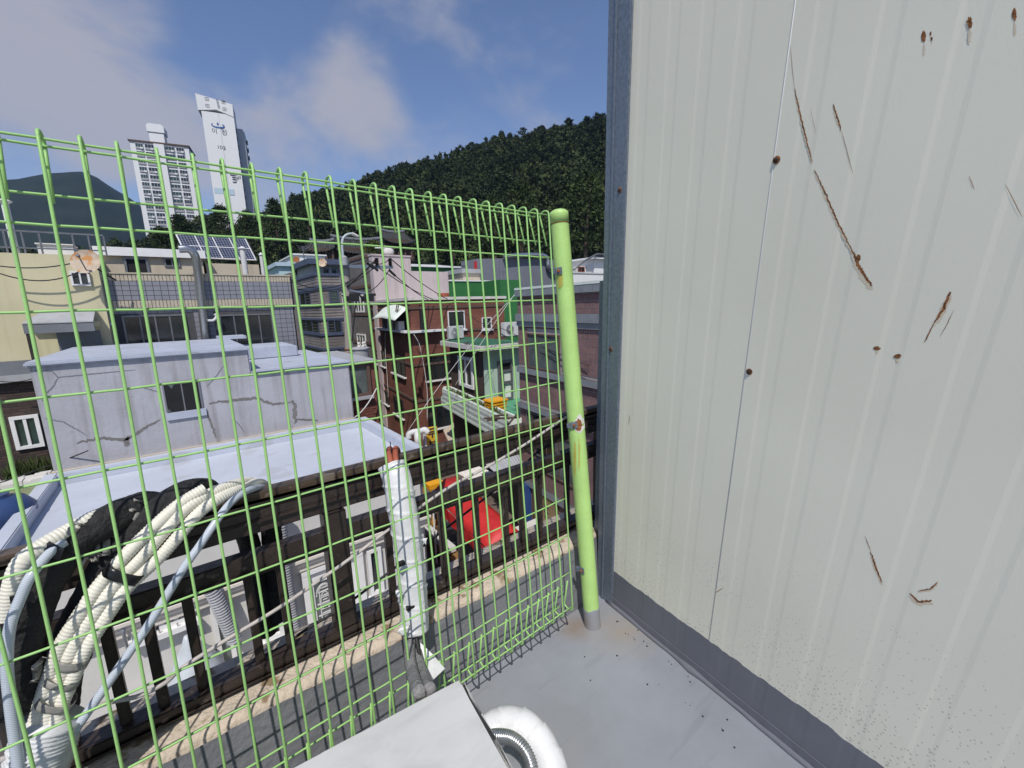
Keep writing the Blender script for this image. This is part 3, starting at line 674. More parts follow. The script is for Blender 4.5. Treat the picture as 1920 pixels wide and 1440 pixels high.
# ------------------------------------------------------------------ B: lavender plastered house
FB = facY(12.2)
t = thing('plaster_house', 'lavender grey plastered house with cracked wall, behind the pale blue roof', 'house', (0, 12.2, GZ))
bx0 = FB.hit(66, 740)[0]; bx1 = FB.hit(470, 690)[0]; bx2 = FB.hit(660, 740)[0]; zt = FB.hit(300, 664)[1]; z2 = FB.hit(560, 690)[1]
w = MB(); w.prism([(bx0, 12.2, GZ), (bx2, 12.2, GZ), (bx2, 12.2, z2), (bx1, 12.2, z2), (bx1, 12.2, zt), (bx0, 12.2, zt)], (0, 5.0, 0)); w.build('wall', M['lav_plaster'], t, bevel=.03)
MB().box(bx0 - .06, bx1 + .02, 12.12, 17.3, zt - .07, zt + .03).build('roof', M['lav_roof'], t, bevel=.03)
MB().box(bx1 - .3, bx1 + .45, 16.3, 17.35, zt + .031, zt + .12).build('roof_slab', M['lav_roof'], t)
MB().box(bx1 + .022, bx2 + .03, 12.1, 17.2, z2 + .001, z2 + .06).build('roof', M['lav_roof'], t, bevel=.02)
MB().box(bx1 + .1, bx2 - .7, 15.0, 17.25, z2 + .062, z2 + .40).build('roof_step', M['lav_roof'], t, bevel=.03)
zb = FB.hit(380, 838)[1]; MB().box(bx0 - .03, bx2 + .02, 12.12, 12.199, zb - .1, zb + .05).build('base_ledge', M['beige_plaster'], t)
pwin(t, FB, 306, 720, 380, 773, cols=2, fm='mid_gray', gm='dark_void', fw=.03, dep=.03)
WB_ = [o for o in t.children if o.name.startswith('window')][-1]
m = MB(); fpx(FB, m, 311, 775, 388, 777.5, 0, .05); m.build('window_ledge', M['lav_roof'], t)
def shards(F, px_list, m, parent):
    for tri in px_list: MB().prism([F.p(*F.hit(x, y), .016) for x, y in tri], F.n * .004).build('glass_shard', m, parent)
def strip(F, pts, w, c, seed=0, wob=.35, step=None):
    """irregular band along a polyline on a facade, a flat patch with its own thickness"""
    r = random.Random(seed); P = [Vector((a, b, 0)) for a, b in pts]; P = resample(P, step or max(.02, w * .8)); m = MB(); L = []; Rr = []
    for i, p in enumerate(P):
        d = (P[min(i + 1, len(P) - 1)] - P[max(i - 1, 0)]).normalized(); nn = Vector((-d.y, d.x, 0)); k = w * (.15 + .85 * math.sqrt(max(0, math.sin(math.pi * (i + .3) / (len(P) - .4)))))
        j = Vector((r.gauss(0, w * .25), r.gauss(0, w * .25), 0))
        L.append(p + j + nn * k * (.5 + wob * r.random())); Rr.append(p + j - nn * k * (.5 + wob * r.random()))
    b = len(m.v); n = len(P)
    for q in L + Rr: m.v.append(tuple(F.p(q.x, q.y, c)))
    for i in range(n - 1): m.f.append([i, i + 1, n + i + 1, n + i]); m.m.append(0)
    return m
Z4 = lambda pts: [FB.hit(x / 2.743, 580 + y / 2.743) for x, y in pts]
M['crack_mortar'] = mat('crack_mortar', (.205, .195, .185), .9, var=.15, scale=12)
for i, (pts, w_) in enumerate((([(390, 690), (480, 668), (650, 665), (700, 640), (760, 600), (835, 565)], .045), ([(655, 665), (650, 705)], .07), ([(1065, 485), (1200, 465), (1320, 458), (1400, 488), (1510, 478)], .05), ([(1505, 470), (1515, 490), (1520, 590)], .07), ([(1525, 565), (1640, 572)], .04), ([(1060, 520), (1085, 590), (1115, 665)], .035))):
    strip(FB, Z4(pts), w_, .004, i).build('crack_patch', M['crack_mortar'], t)
for i, pts in enumerate(([(175, 315), (270, 320), (300, 350), (400, 340), (600, 320), (700, 312)], [(300, 350), (270, 400), (230, 440), (215, 480)], [(225, 560), (330, 580), (450, 650)], [(1210, 570), (1260, 635)], [(1150, 290), (1100, 360), (1060, 400)], [(730, 400), (830, 430)])):
    strip(FB, Z4(pts), .016, .003, 30 + i).build('crack', M['mid_gray'], t)
shards(FB, [[(315, 722), (326, 721), (322, 729)], [(346, 720), (352, 719.5), (349, 726)], [(353, 750), (356, 748), (355, 756)], [(316, 766), (322, 772), (315, 773)]], M['glass_pale'], WB_)
# red brick lean-to at its right end
FO = facY(12.75); o0 = FO.hit(640, 740)[0]; o1 = FO.hit(706, 740)[0]; ot = FO.hit(668, 684)[1]; ob = FO.hit(668, 738)[1]
t = thing('brick_outhouse', 'small red brick outhouse with a large dark window, right end of the lavender house', 'outhouse', (o0, 12.75, GZ))
MB().box(bx2 + .004, o1, 12.75, 16.5, GZ, ot + .05).build('wall', M['brick_brown'], t)
MB().box(bx2 + .035, o1 + .05, 12.6, 16.6, ot + .053, ot + .12).build('roof', M['light_gray'], t)
bk = MB(); bw, bh = .21, .085; row = 0; z = ob - .12
while z > ob - 1.6:
    x = bx2 + .01 + (row % 2) * bw / 2
    while x + bw < o1: bk.box(x, x + bw - .014, 12.735, 12.755, z - bh + .012, z); x += bw
    z -= bh; row += 1
bk.build('brick', M['brick_brown'], t, kind='stuff')
pwin(t, FO, 650, 690, 690, 735, cols=1, fm='brown_band', gm='glass_pale', fw=.09, dep=.08, sill='light_gray')

# ------------------------------------------------------------------ C: yellow house, left
FC = facY(18.0); cx1 = FC.hit(198, 575)[0]; ct = FC.hit(80, 476)[1]; cb = FC.hit(20, 677)[1]; cb2 = FC.hit(20, 703)[1]; cb3 = FC.hit(20, 716)[1]
t = thing('yellow_house', 'pale yellow plastered house with dark brick ground floor, at the left edge', 'house', (-5, 18, GZ))
MB().box(-13, cx1, 18, 27, cb, ct).build('wall', M['yellow_plaster'], t)
MB().box(-13, cx1, 17.9, 26, cb2, cb - .003).build('band', M['mid_gray'], t)
MB().box(-13, cx1, 17.8, 26, cb3, cb2 - .003).build('ledge', M['light_gray'], t)
MB().box(-13, cx1, 18.0, 26, GZ, cb3 - .003).build('brick_wall', M['brick_dark'], t)
pwin(t, FC, 135, 512, 167, 533, cols=2, fm='white_paint', gm='glass', fw=.05, dep=.08)
pwin(t, FC, 27, 787, 76, 831, cols=2, fm='white_paint', gm='glass_green', fw=.09, dep=.08)
m = MB(); fpx(FC, m, 54, 606, 189, 612, 0, .18); m.build('eyebrow', M['yellow_plaster'], t)
ca = thing('entrance_canopy', 'grey metal canopy with a dark post under the yellow house wall', 'canopy', FC.p(FC.hit(120, 640)[0], cb, .6))
A = FC.hit(63, 622); B = FC.hit(196, 662)
MB().fbox(FC, A[0], B[0], A[1] - .03, A[1] + .22, .9, 1.0).build('fascia', M['mid_gray'], ca)
MB().quadbox([FC.p(A[0], A[1] + .2, 1.0), FC.p(B[0], A[1] + .2, 1.0), FC.p(B[0], A[1] + .55, .02), FC.p(A[0] + .3, A[1] + .55, .02), FC.p(A[0], A[1] + .25, 1.0), FC.p(B[0], A[1] + .25, 1.0), FC.p(B[0], A[1] + .6, .02), FC.p(A[0] + .3, A[1] + .6, .02)]).build('roof', M['light_gray'], ca)
MB().fbox(FC, A[0] + .45, B[0], cb - .4, A[1] - .05, .02, .1).build('back_wall', M['mid_gray'], ca)
MB().fbox(FC, A[0] + .02, A[0] + .1, cb - .4, A[1] - .03, .9, .98).build('post', M['rail_brown'], ca)
rl = thing('roof_railing', 'thin grey steel railing along the roof of the yellow house', 'railing', (-4, 18.1, ct))
rt = FC.hit(80, 434)[1]; rx1 = FC.hit(192, 440)[0]
for k, b in enumerate((rt, rt - .45)):
    MB().fbox(FC, -9, rx1, b - .02, b + .02, -.15, -.11).build('rail', M['steel_gray'], rl)
for k in range(24):
    x = rx1 - k * .335; MB().fbox(FC, x - .02, x + .02, ct + .001, rt - .02, -.16, -.12).build('baluster', M['steel_gray'], rl)
dh = thing('satellite_dish', 'rusty round satellite dish mounted at the corner of the yellow house', 'dish', FC.p(FC.hit(165, 492)[0], FC.hit(165, 505)[1], .6))
c = at(163, 492, Y=17.4); ax = Vector((-.25, -.9, .3))
MB().lathe(c, ax, [(0, .05), (.02, .2), (.07, .34), (.075, .345), (.06, .30), (.035, .18), (.03, .01)], 22).build('dish', M['dish_rust'], dh, smooth=True)
MB().tube([c, c - ax * .12, c + Vector((.5, .6, -.45))], .025, 6).build('bracket', M['rail_brown'], dh)
MB().tube([c - Vector((.0, 0, .34)) + ax * .05, c + ax * .42], .015, 6).lathe(c + ax * .42, ax, [(0, .04), (.08, .04)], 8).build('receiver', M['mid_gray'], dh)
vp = MB(); c = FC.p(FC.hit(24, 470)[0], ct, -.3); vp.tube([c, c + Vector((0, 0, 1.35))], .075, 10); vp.lathe(c + Vector((0, 0, 1.35)), (0, 0, 1), [(0, .1), (.05, .16), (.12, .02)], 10)
tag(vp.build('vent_pipe', M['white_paint'], smooth=True), 'white vent pipe standing on the roof of the yellow house', 'vent pipe')
bxx = MB(); A = FC.hit(76, 473); bxx.fbox(FC, A[0] - .12, A[0] + .62, ct + .001, ct + .32, -1.1, -.5); bxx.fbox(FC, A[0] - .15, A[0] + .66, ct + .32, ct + .35, -1.15, -.45)
tag(bxx.build('roof_box', M['white_paint']), 'small white box behind the railing on the yellow house', 'box')

# ------------------------------------------------------------------ D: grey tiled house
FD = facY(18.5); dx0 = FD.hit(190, 577)[0]; dx1 = FD.hit(549, 577)[0]; dt = FD.hit(360, 516)[1]
bb = [FD.hit(360, y)[1] for y in (516, 528, 562, 576, 583)]
t = thing('tiled_house', 'grey tiled house with a beige edged parapet band and dark wide windows', 'house', ((dx0 + dx1) / 2, 18.5, GZ))
MB().box(dx0, dx1, 18.5, 27, GZ, dt - .02).build('wall', M['grout'], t)
MB().fbox(FD, dx0, dx1, bb[3], bb[0], -.3, .10).build('parapet_band', M['grout'], t)
MB().fbox(FD, dx0 - .02, dx1 + .02, bb[0] + .002, bb[0] + .05, -.32, .14).build('coping', M['beige_tile'], t)
r = random.Random(3)
for nm, b1_, b0_, tw, th, mk_ in (('edge_tile', bb[0], bb[1], .095, .30, 'beige_tile'), ('edge_tile', bb[2], bb[3], .095, .30, 'beige_tile'), ('wall_tile', bb[1], bb[2], .19, .165, 'gray_tile'), ('wall_tile', bb[3] - .003, -1.75, .19, .165, 'gray_tile')):
    m = MB(); rows = max(1, round((b1_ - b0_) / th)); hh = (b1_ - b0_) / rows; cc = .10 if b0_ > bb[3] - .01 else 0.0
    wA = [FD.hit(228, 592), FD.hit(356, 645)]; wB = [FD.hit(410, 590), FD.hit(518, 645)]
    for j in range(rows):
        x = dx0
        while x < dx1 - .02:
            x2 = min(x + tw, dx1); z1_ = b1_ - j * hh; z0_ = z1_ - hh; hid = False
            for ww in (wA, wB):
                if cc == 0 and x2 > ww[0][0] - .06 and x < ww[1][0] + .06 and z0_ < ww[0][1] + .04: hid = True
            if not hid: m.fbox(FD, x + .007, x2 - .007, z0_ + .007, z1_ - .007, cc, cc + .012 + r.random() * .006)
            x = x2
    m.build(nm, M[mk_], t, kind='stuff')
pwin(t, FD, 232, 595, 354, 650, cols=4, fm='steel_gray', gm='glass', fw=.05, dep=.05)
pwin(t, FD, 413, 593, 515, 650, cols=4, fm='steel_gray', gm='glass', fw=.05, dep=.05)
FP = facY(20.2); A = FP.hit(188, 479); B = FP.hit(384, 516)
ph = thing('roof_room', 'beige rooftop room with an overhanging white flat roof on the tiled house', 'roof room', (A[0] + 1, 20.2, dt))
MB().fbox(FP, A[0], B[0], dt - .01, A[1], -4, 0).build('wall', M['beige_plaster'], ph)
MB().fbox(FP, A[0] - .15, B[0] + .1, A[1] + .002, FP.hit(290, 467)[1], -4.2, .16).build('roof', M['white_paint'], ph)
pwin(ph, FP, 236, 486, 277, 512, cols=2, fm='steel_gray', gm='dark_void', fw=.07, dep=.06)
pwin(ph, FP, 310, 486, 335, 498, cols=2, fm='steel_gray', gm='dark_void', fw=.05, dep=.05)
A = FP.hit(386, 492); B = FP.hit(490, 517)
o = MB().fbox(FP, A[0], B[0], dt - .01, A[1], -3.5, -.3).build('roof_store', M['beige_plaster']); tag(o, 'low beige rooftop store under the solar panels', 'store room')
# solar array
so_ = thing('solar_array', 'tilted blue solar panels in a pale frame on the tiled house roof', 'solar panels', at(400, 485, Y=21))
TLp, TRp, BRp, BLp = at(331, 441, Y=22.6), at(459, 448, Y=22.6), at(480, 489, Y=20.9), at(352, 484, Y=20.9)
nrm = (TRp - TLp).cross(BLp - TLp).normalized()
if nrm.y > 0: nrm = -nrm
def sp(u, v): return (TLp.lerp(TRp, u)).lerp(BLp.lerp(BRp, u), v)
for i in range(4):
    for j in range(2):
        u0, u1, v0, v1 = i / 4 + .008, (i + 1) / 4 - .008, j / 2 + .012, (j + 1) / 2 - .012
        MB().prism([sp(u0, v0), sp(u1, v0), sp(u1, v1), sp(u0, v1)], nrm * .04).build('solar_panel', M['solar'], so_)
fr = MB()
for i in range(5): fr.tube([sp(i / 4, -.01) + nrm * .03, sp(i / 4, 1.01) + nrm * .03], .035, 4)
for v in (0, .5, 1): fr.tube([sp(-.01, v) + nrm * .03, sp(1.01, v) + nrm * .03], .028, 4)
gl_ = MB()
for i in range(1, 24):
    if i % 6: gl_.tube([sp(i / 24, .01) + nrm * .042, sp(i / 24, .99) + nrm * .042], .006, 4)
for j in range(1, 12):
    if j % 6: gl_.tube([sp(.01, j / 12) + nrm * .042, sp(.99, j / 12) + nrm * .042], .006, 4)
gl_.build('cell_line', M['light_gray'], so_, kind='stuff')
fr.build('frame', M['white_plastic'], so_)
for u in (.05, .5, .95):
    q = sp(u, .2); MB().tube([q - nrm * .02, Vector((q.x, q.y + .2, dt))], .04, 5).build('leg', M['steel_gray'], so_)
fl = MB(); fl.tube(smoothpath([at(335, 467, Y=17.9), at(352, 467, Y=17.9), at(363, 475, Y=17.95), at(369, 495, Y=18.0), at(377, 560, Y=18.2), at(386, 640, Y=18.3)], 8), .125, 16)
for x, y in ((356, 470), (361, 474), (365, 483)):
    pass
o = fl.build('flue_pipe', M['silver'], smooth=True); tag(o, 'thick galvanised flue pipe with an elbow running up the tiled house front', 'flue pipe')
for (lab, pts, r_) in (('white drain pipe bending round the left corner of the tiled house', [(186, 515), (183, 530), (187, 570), (193, 592), (202, 606), (215, 609)], .055), ('short white drain pipe beside the flue pipe', [(403, 588), (406, 594), (400, 601), (388, 601)], .05)):
    tag(MB().tube(smoothpath([at(x, y, Y=18.25) for x, y in pts], 5), r_, 8).build('drain_pipe', M['white_plastic'], smooth='all'), lab, 'pipe', 'drain pipes on the tiled house')

for (lab, x, yb, yt, r_) in (('white vent pipe standing right of the solar panels', 461, 515, 462, .10), ('thin grey vent pipe behind the right end of the tiled house parapet', 494, 512, 470, .07)):
    p = at(x, yb, Y=19.8); h = at(x, yt, Y=19.8).z - p.z; m = MB(); m.tube([Vector((p.x, p.y, dt - .02)), Vector((p.x, p.y, dt + h))], r_, 10); m.lathe(Vector((p.x, p.y, dt + h)), (0, 0, 1), [(0, r_ * 1.1), (.05, r_ * 1.5), (.14, r_ * .3)], 10)
    tag(m.build('vent_pipe', M['white_plastic'], smooth=True), lab, 'vent pipe')
for (lab, x, y, r_, mk_) in (('pale round satellite dish beside the blue eave below the white roof house', 605, 493, .34, 'dish_rust'), ('small reddish dish on the white cube of a roof house', 556, 487, .30, 'rust')):
    c = at(x, y, Y=37.5 if r_ > .32 else 53.4); t = thing('satellite_dish', lab, 'dish', c, 'small dishes on the far roofs'); ax = Vector((-.5, -.85, .25)); q = r_ * (1.0 if r_ > .32 else 1.2)
    MB().lathe(c, ax, [(0, .03), (q * .04, q * .6), (q * .18, q), (q * .19, q * .98), (q * .08, q * .5), (q * .06, .02)], 18).build('dish', M[mk_], t, smooth=True)
    MB().tube([c, c + Vector((.1, .3, -.9))], .05, 6).build('mast', M['steel_gray'], t)
for (lab, x, y0, y1, Y_) in (('thin tv antenna mast above the cyan roof, left', 572, 500, 462, 44), ('thin antenna mast in front of the big grey wall', 941, 528, 508, 33)):
    m = MB(); a, b = at(x, y0, Y=Y_), at(x, y1, Y=Y_); m.tube([a, Vector((a.x, a.y, b.z))], .045, 5)
    for k in range(4): z = b.z - .12 * k; m.tube([Vector((a.x - .5 + .06 * k, a.y, z)), Vector((a.x + .5 - .06 * k, a.y, z))], .02, 4)
    tag(m.build('tv_antenna', M['steel_gray']), lab, 'antenna')
# ------------------------------------------------------------------ E: taupe sided house with slate bands
cE = at(601, 597, X=6.6); ex, ey = cE.x, cE.y; FE = facY(ey); ex1 = FE.hit(645, 597)[0]; FL = Fac((ex, 0, 0), (0, 1, 0), (-1, 0, 0)); eyb = FL.hit(541, 597)[0]; et_ = FE.hit(620, 514)[1]
t = thing('sided_house', 'taupe house with horizontal siding and slate blue bands between its floors', 'house', (ex + .5, ey + 3, GZ))
MB().box(ex, ex1, ey, eyb, GZ, et_).build('wall', M['siding'], t)
for y0, y1 in ((513, 517), (536, 543), (571, 574), (596, 600), (625, 629), (652, 656)):
    z1_, z0_ = FE.hit(620, y0)[1], FE.hit(620, y1)[1]; MB().box(ex - .07, ex1 + .03, ey - .07, eyb, z0_, z1_).build('band', M['slate_blue'], t)
r = MB(); z = et_ - .3
while z > -6.5: r.box(ex - .015, ex1, ey - .015, eyb, z, z + .018); z -= .17
r.build('siding_joint', M['dark_concrete'], t, kind='stuff')
for (x0, y0, x1, y1, n) in ((618, 546, 634, 565, 1), (615, 602, 640, 622, 2), (624, 656, 640, 672, 2)):
    pwin(t, FE, x0, y0, x1, y1, cols=n, fm='slate_blue', gm='glass_green' if y0 < 560 else 'glass', fw=.06, dep=.05)
zz = lambda y: FE.hit(602, y)[1]
for (ya, yb, y1_, y0_, n) in ((.2, .48, 546, 568, 2), (.6, .78, 546, 568, 2), (.85, .97, 546, 568, 1), (.06, .9, 601, 624, 5), (.05, .9, 657, 676, 6)):
    window(t, FL, ey + (eyb - ey) * ya, ey + (eyb - ey) * yb, zz(y0_), zz(y1_), cols=n, fm='slate_blue', gm='glass', fw=.06, dep=.05)
tag(MB().fbox(Fac((0, 18.45, 0), (1, 0, 0), (0, -1, 0)), dx1 + .04, dx1 + .24, GZ, dt + .15, -7, -.05).build('chimney_wall', M['dark_concrete']), 'narrow brownish grey wall at the right end of the tiled house', 'wall')

LUq = Vector((math.sin(R_(7)), math.cos(R_(7)), 0)); _F = Fac((BX, BY, 0), LUq, (-math.cos(R_(7)), math.sin(R_(7)), 0)); FIL_END = _F.p(_F.hit(694, 640)[0], 0, 0)
# ------------------------------------------------------------------ G: dark concrete house with white windows
gx = FIL_END.x - .25; FG = Fac((gx, 0, 0), (0, 1, 0), (-1, 0, 0)); g0 = FG.hit(694, 600)[0]; g1 = FG.hit(646, 600)[0]; gt_ = FG.hit(672, 478)[1]
t = thing('concrete_house', 'dark bare concrete house with white framed windows behind the utility pole', 'house', (gx, (g0 + g1) / 2, GZ))
MB().box(gx, gx + 3, g0, g1, GZ, gt_).build('wall', M['dark_concrete'], t)
for y0, y1 in ((476, 481), (533, 539), (586, 592), (640, 646)):
    MB().fbox(FG, g0 - .04, g1, FG.hit(690, y1)[1], FG.hit(690, y0)[1], -3.02, .05).build('band', M['brown_band'], t)
for b in ((666, 556, 683, 583), (671, 628, 687, 650), (642, 553, 651, 580)):
    pwin(t, FG, *b, cols=3 if b[0] != 642 else 1, fm='white_paint', gm='glass', fw=.1, dep=.08)
# ------------------------------------------------------------------ small houses further up
def simple_house(name, label, Y, x0, yt, x1, zb, depth, wm, rm=None, over=.0, rt=.12, wins=(), fm='white_paint'):
    F = facY(Y); a0, b = F.hit(x0, yt); a1, _ = F.hit(x1, yt); t = thing(name, label, 'house', ((a0 + a1) / 2, Y, zb))
    MB().fbox(F, a0, a1, zb, b, -depth, 0).build('wall', M[wm], t)
    if rm: MB().fbox(F, a0 - over, a1 + over, b + .002, b + rt, -depth - over, over + .02).build('roof', M[rm], t)
    for w in wins: pwin(t, F, *w, cols=2, fm=fm, gm='glass', fw=.06, dep=.05)
    return t, F, a0, a1, b
simple_house('blue_eaved_house', 'small grey house with a dark blue eave left of the street lamp', 40, 586, 496, 656, GZ, 6, 'light_gray', 'slate_blue', .5, .45, wins=((606, 500, 616, 512), (622, 500, 630, 512), (634, 500, 641, 510)), fm='mid_gray')
simple_house('cyan_house', 'pale cyan house with a long flat roof behind the sided house', 46, 522, 499, 592, GZ, 8, 'cyan_paint', 'pale_blue', .25, .35, wins=((552, 508, 566, 515),), fm='slate_blue')
simple_house('white_roof_house', 'white cube of a roof house above the pale cyan roof', 54, 552, 478, 609, GZ, 8, 'white_paint', 'white_paint', .15, .15)
t, F, a0, a1, b = simple_house('pink_house', 'pale pink blank wall of a stepped house above the brown brick house', 28.5, 697, 479, 769, GZ, .6, 'pink_plaster', 'pink_plaster', .04, .1)
A = F.hit(769, 508); B = F.hit(840, 508); MB().fbox(F, a1 + .003, B[0], GZ, A[1], -.6, -.02).build('wall', M['pink_plaster'], t)
vt = thing('roof_vent', 'round striped roof vent on top of the pink house', 'roof vent', F.p(F.hit(737, 478)[0], b, -1))
c = F.p(F.hit(737, 478)[0], b + .1, -.8); MB().lathe(c, (0, 0, 1), [(0, .25), (.12, .25), (.14, .38), (.3, .42), (.45, .36), (.55, .1)], 14).build('cowl', M['off_white'], vt, smooth=True)
MB().tube([c + Vector((-.9, 0, .5)), c + Vector((1.0, 0, .62))], .04, 6).build('arm', M['white_paint'], vt)
t, F, a0, a1, b = simple_house('white_green_house', 'white and green house with a flat white roof behind the pink one', 44, 771, 500, 868, GZ, 7, 'green_paint', 'white_paint', .3, .25)
A = F.hit(846, 500); MB().fbox(F, A[0], a1 + .1, GZ, b - .002, -6, .2).build('wall', M['white_wall'], t)
simple_house('beige_house', 'low beige house between the white wall and the big grey wall', 37.0, 868, 512, 900, GZ, 6, 'beige_plaster', 'light_gray', .2, .4)
t, F, a0, a1, b = simple_house('green_house', 'deep green painted house with a white roof edge behind the brown brick house', 31, 812, 527, 973, GZ, 6, 'green_paint', 'white_paint', .05, .1)
FQ = facY(28.4); A = FQ.hit(940, 590); B = FQ.hit(975, 590); MB().fbox(FQ, A[0], B[0], GZ, b, -2.55, 0).build('wall', M['green_paint'], t)
t, F, a0, a1, b = simple_house('grey_block', 'big blank blue grey building with a silver pipe along its roof', 38, 893, 490, 1046, GZ, 3, 'big_gray')
A = F.hit(950, 483)
MB().prism([F.p(a0, b + .002, 0), F.p(a1, b + .002, 0), F.p(a1, b + .55, 0), F.p(a0 + (a1 - a0) * .4, b + .5, 0), F.p(a0, b + .25, 0)], F.n * -3).build('gable', M['big_gray'], t)
MB().fbox(F, a0 - .09, a0 - .003, -4, b, -.3, .1).build('red_edge', M['red_canvas'], t)
dp = MB(); dp.tube(smoothpath([at(945, 481, Y=37.6), at(985, 478, Y=37.6), at(1018, 479, Y=37.6), at(1026, 486, Y=37.6), at(1028, 500, Y=37.6), at(1036, 506, Y=37.6), at(1046, 506, Y=37.6)], 6), .24, 10)
tag(dp.build('roof_duct', M['silver'], smooth='all'), 'silver duct bending down over the edge of the big grey building', 'duct')
simple_house('white_hut', 'white house glimpsed between the fence post and the shed', 27, 1066, 512, 1180, GZ, 1.0, 'white_paint', 'white_plastic', .05, .1, wins=((1083, 536, 1090, 542),), fm='mid_gray')
t, F, a0, a1, b = simple_house('stair_tower', 'narrow white stair tower with a flat roof, right beside the shed edge', 30, 1114, 486, 1150, GZ, 4, 'white_paint', 'white_paint', .5, .18)
tag(MB().tube([at(1076, 505, Y=27.2), at(1098, 488, Y=29), at(1118, 477, Y=29.4), at(1140, 477, Y=29.4)], .1, 6).build('rain_pipe', M['steel_gray'], smooth='all'), 'slanting grey pipe rising to the white stair tower', 'pipe')
simple_house('red_door_hut', 'tiny hut with a red door on the white roof by the shed', 31, 1080, 498, 1112, GZ, 3, 'white_wall', None, wins=((1084, 501, 1095, 509),), fm='red_foam')

# ------------------------------------------------------------------ I: brown brick house on the corner
FI = facY(BY); i1 = FI.hit(946, 600)[0]; it = FI.hit(840, 562)[1]
LU = DIR7; FIL = Fac((BX, BY, 0), LU, NRM7); il = FIL.hit(694, 640)[0]
t = thing('brown_brick_house', 'three storey brown brick corner house with white window sills', 'house', (BX + 2, BY + 3, GZ))
foot = [(BX, BY), (i1, BY), (i1, BY + 6), (BX + LU.x * il, BY + LU.y * il)]
footblock('wall', foot, GZ, it, M['brick_brown'], t)
rf = [(BX - .12, BY - .12), (i1 + .1, BY - .12), (i1 + .1, BY + 6), (BX - .12 + LU.x * il, BY + LU.y * il)]
footblock('roof', rf, it + .003, it + .16, M['off_white'], t)
zI = lambda y: FI.hit(773, y)[1]
for y0, y1 in ((575, 580), (624, 628), (684, 688), (752, 757)):
    m = MB(); m.fbox(FI, -BX * 0 + FI.hit(773, 600)[0] if False else BX - .05, i1, zI(y1), zI(y0), 0, .05); m.build('band', M['brown_band'], t)
    MB().fbox(FIL, -.05, il, zI(y1), zI(y0), 0, .05).build('band', M['brown_band'], t)
for (x0, y0, x1, y1, n, s_) in ((840, 585, 870, 615, 2, 1), (904, 597, 920, 615, 2, 1), (798, 671, 845, 706, 4, 1), (802, 762, 846, 795, 3, 1)):
    pwin(t, FI, x0, y0, x1, y1, cols=n, fm='white_paint' if x0 > 830 else 'rail_brown', gm='glass', fw=.05, dep=.07, sill='white_paint')
for (x0, y0, x1, y1, n) in ((697, 582, 702, 596, 1), (706, 656, 724, 686, 3), (735, 664, 761, 705, 3), (714, 728, 730, 758, 3), (739, 742, 758, 783, 3)):
    pwin(t, FIL, x0, y0, x1, y1, cols=n, fm='rail_brown', gm='glass', fw=.06, dep=.07, sill='white_paint' if n > 1 else None)
pwin(t, FI, 787, 574, 795, 617, cols=1, fm='dark_void', gm='glass', fw=.06, dep=.05, sill='white_paint')
# corner balcony with its awning and ladder
A = FIL.hit(716, 592); B = FIL.hit(768, 617)
bo = MB(); bo.fbox(FIL, B[0], A[0], zI(622), zI(583), 0, .03); bo.build('balcony_opening', M['dark_void'], t)
MB().fbox(FIL, .02, A[0] + .5, zI(624) + .002, zI(620), 0, .42).build('balcony_ledge', M['white_paint'], t)
MB().fbox(FI, BX - .3, BX + 1.9, zI(624) + .002, zI(620), 0, .42).build('balcony_ledge', M['white_paint'], t)
for y in (589, 604):
    pass
aw = MB(); c0 = FIL.hit(720, 589); c1 = FIL.hit(767, 583); nn = 8
for i in range(nn + 1):
    u = i / nn; a = c0[0] + (c1[0] - c0[0]) * u
    for j in range(6):
        v = j / 5; aw.v.append(tuple(FIL.p(a, zI(578) - .50 * v + .22 * math.sin(u * 3.1) * (1 - v) - .25 * abs(u - .5) * v, .06 + .75 * v)))
for i in range(nn):
    for j in range(5): q = i * 6 + j; aw.f.append([q, q + 1, q + 7, q + 6]); aw.m.append(0)
o = aw.build('awning', M['mint_pale'], smooth='all'); sm = o.modifiers.new('thick', 'SOLIDIFY'); sm.thickness = .03
tag(o, 'sagging pale mint awning over the top corner balcony of the brown house', 'awning')
ld = thing('ladder', 'thin reddish ladder leaning at the balcony under the mint awning', 'ladder', FIL.p(c1[0] + 1.0, zI(620), .5))
q0, q1 = FIL.p(c1[0] + 1.0, zI(619), .6), FIL.p(c1[0] + .55, zI(566), .35); off = FIL.u * .34
for s_ in (0, 1): MB().tube([q0 + off * s_, q1 + off * s_], .03, 5).build('rail', M['brown_band'], ld)
for k in range(1, 9): p = q0.lerp(q1, k / 9.5); MB().tube([p, p + off], .02, 4).build('rung', M['brown_band'], ld)
for (lab, x0) in (('white appliance standing on the corner balcony of the brown house, left of the ladder', 742), ('squat white box on the corner balcony, right of the ladder', 758)):
    c = FIL.hit(x0, 610); z0 = zI(620) + .004; m = MB(); m.fbox(FIL, c[0] - .3, c[0] + .3, z0, z0 + (.95 if x0 == 742 else .5), .08, .42); m.fbox(FIL, c[0] - .24, c[0] + .24, z0 + .1, z0 + .4, .42, .44)
    tag(m.build('balcony_appliance', M['white_plastic'], bevel=.03), lab, 'appliance')
for (lab, pts, Y_) in (('white cable hanging down the left face of the brown house', [(726, 622), (726, 660), (729, 700), (732, 748)], None), ('pair of white cables running down the corner of the brown house from the balcony', [(776, 627), (786, 645), (792, 672), (797, 700), (801, 735), (801, 790)], 21.2)):
    W3 = [FIL.p(*FIL.hit(x, y), .12) if Y_ is None else at(x, y, Y=Y_) for x, y in pts]
    pole_line('cable', smoothpath(W3, 6), .022, 'cable_white', lab, 'white cables on the brown house')
bw_ = MB(); c = at(918, 562, Y=BY + 1.0)
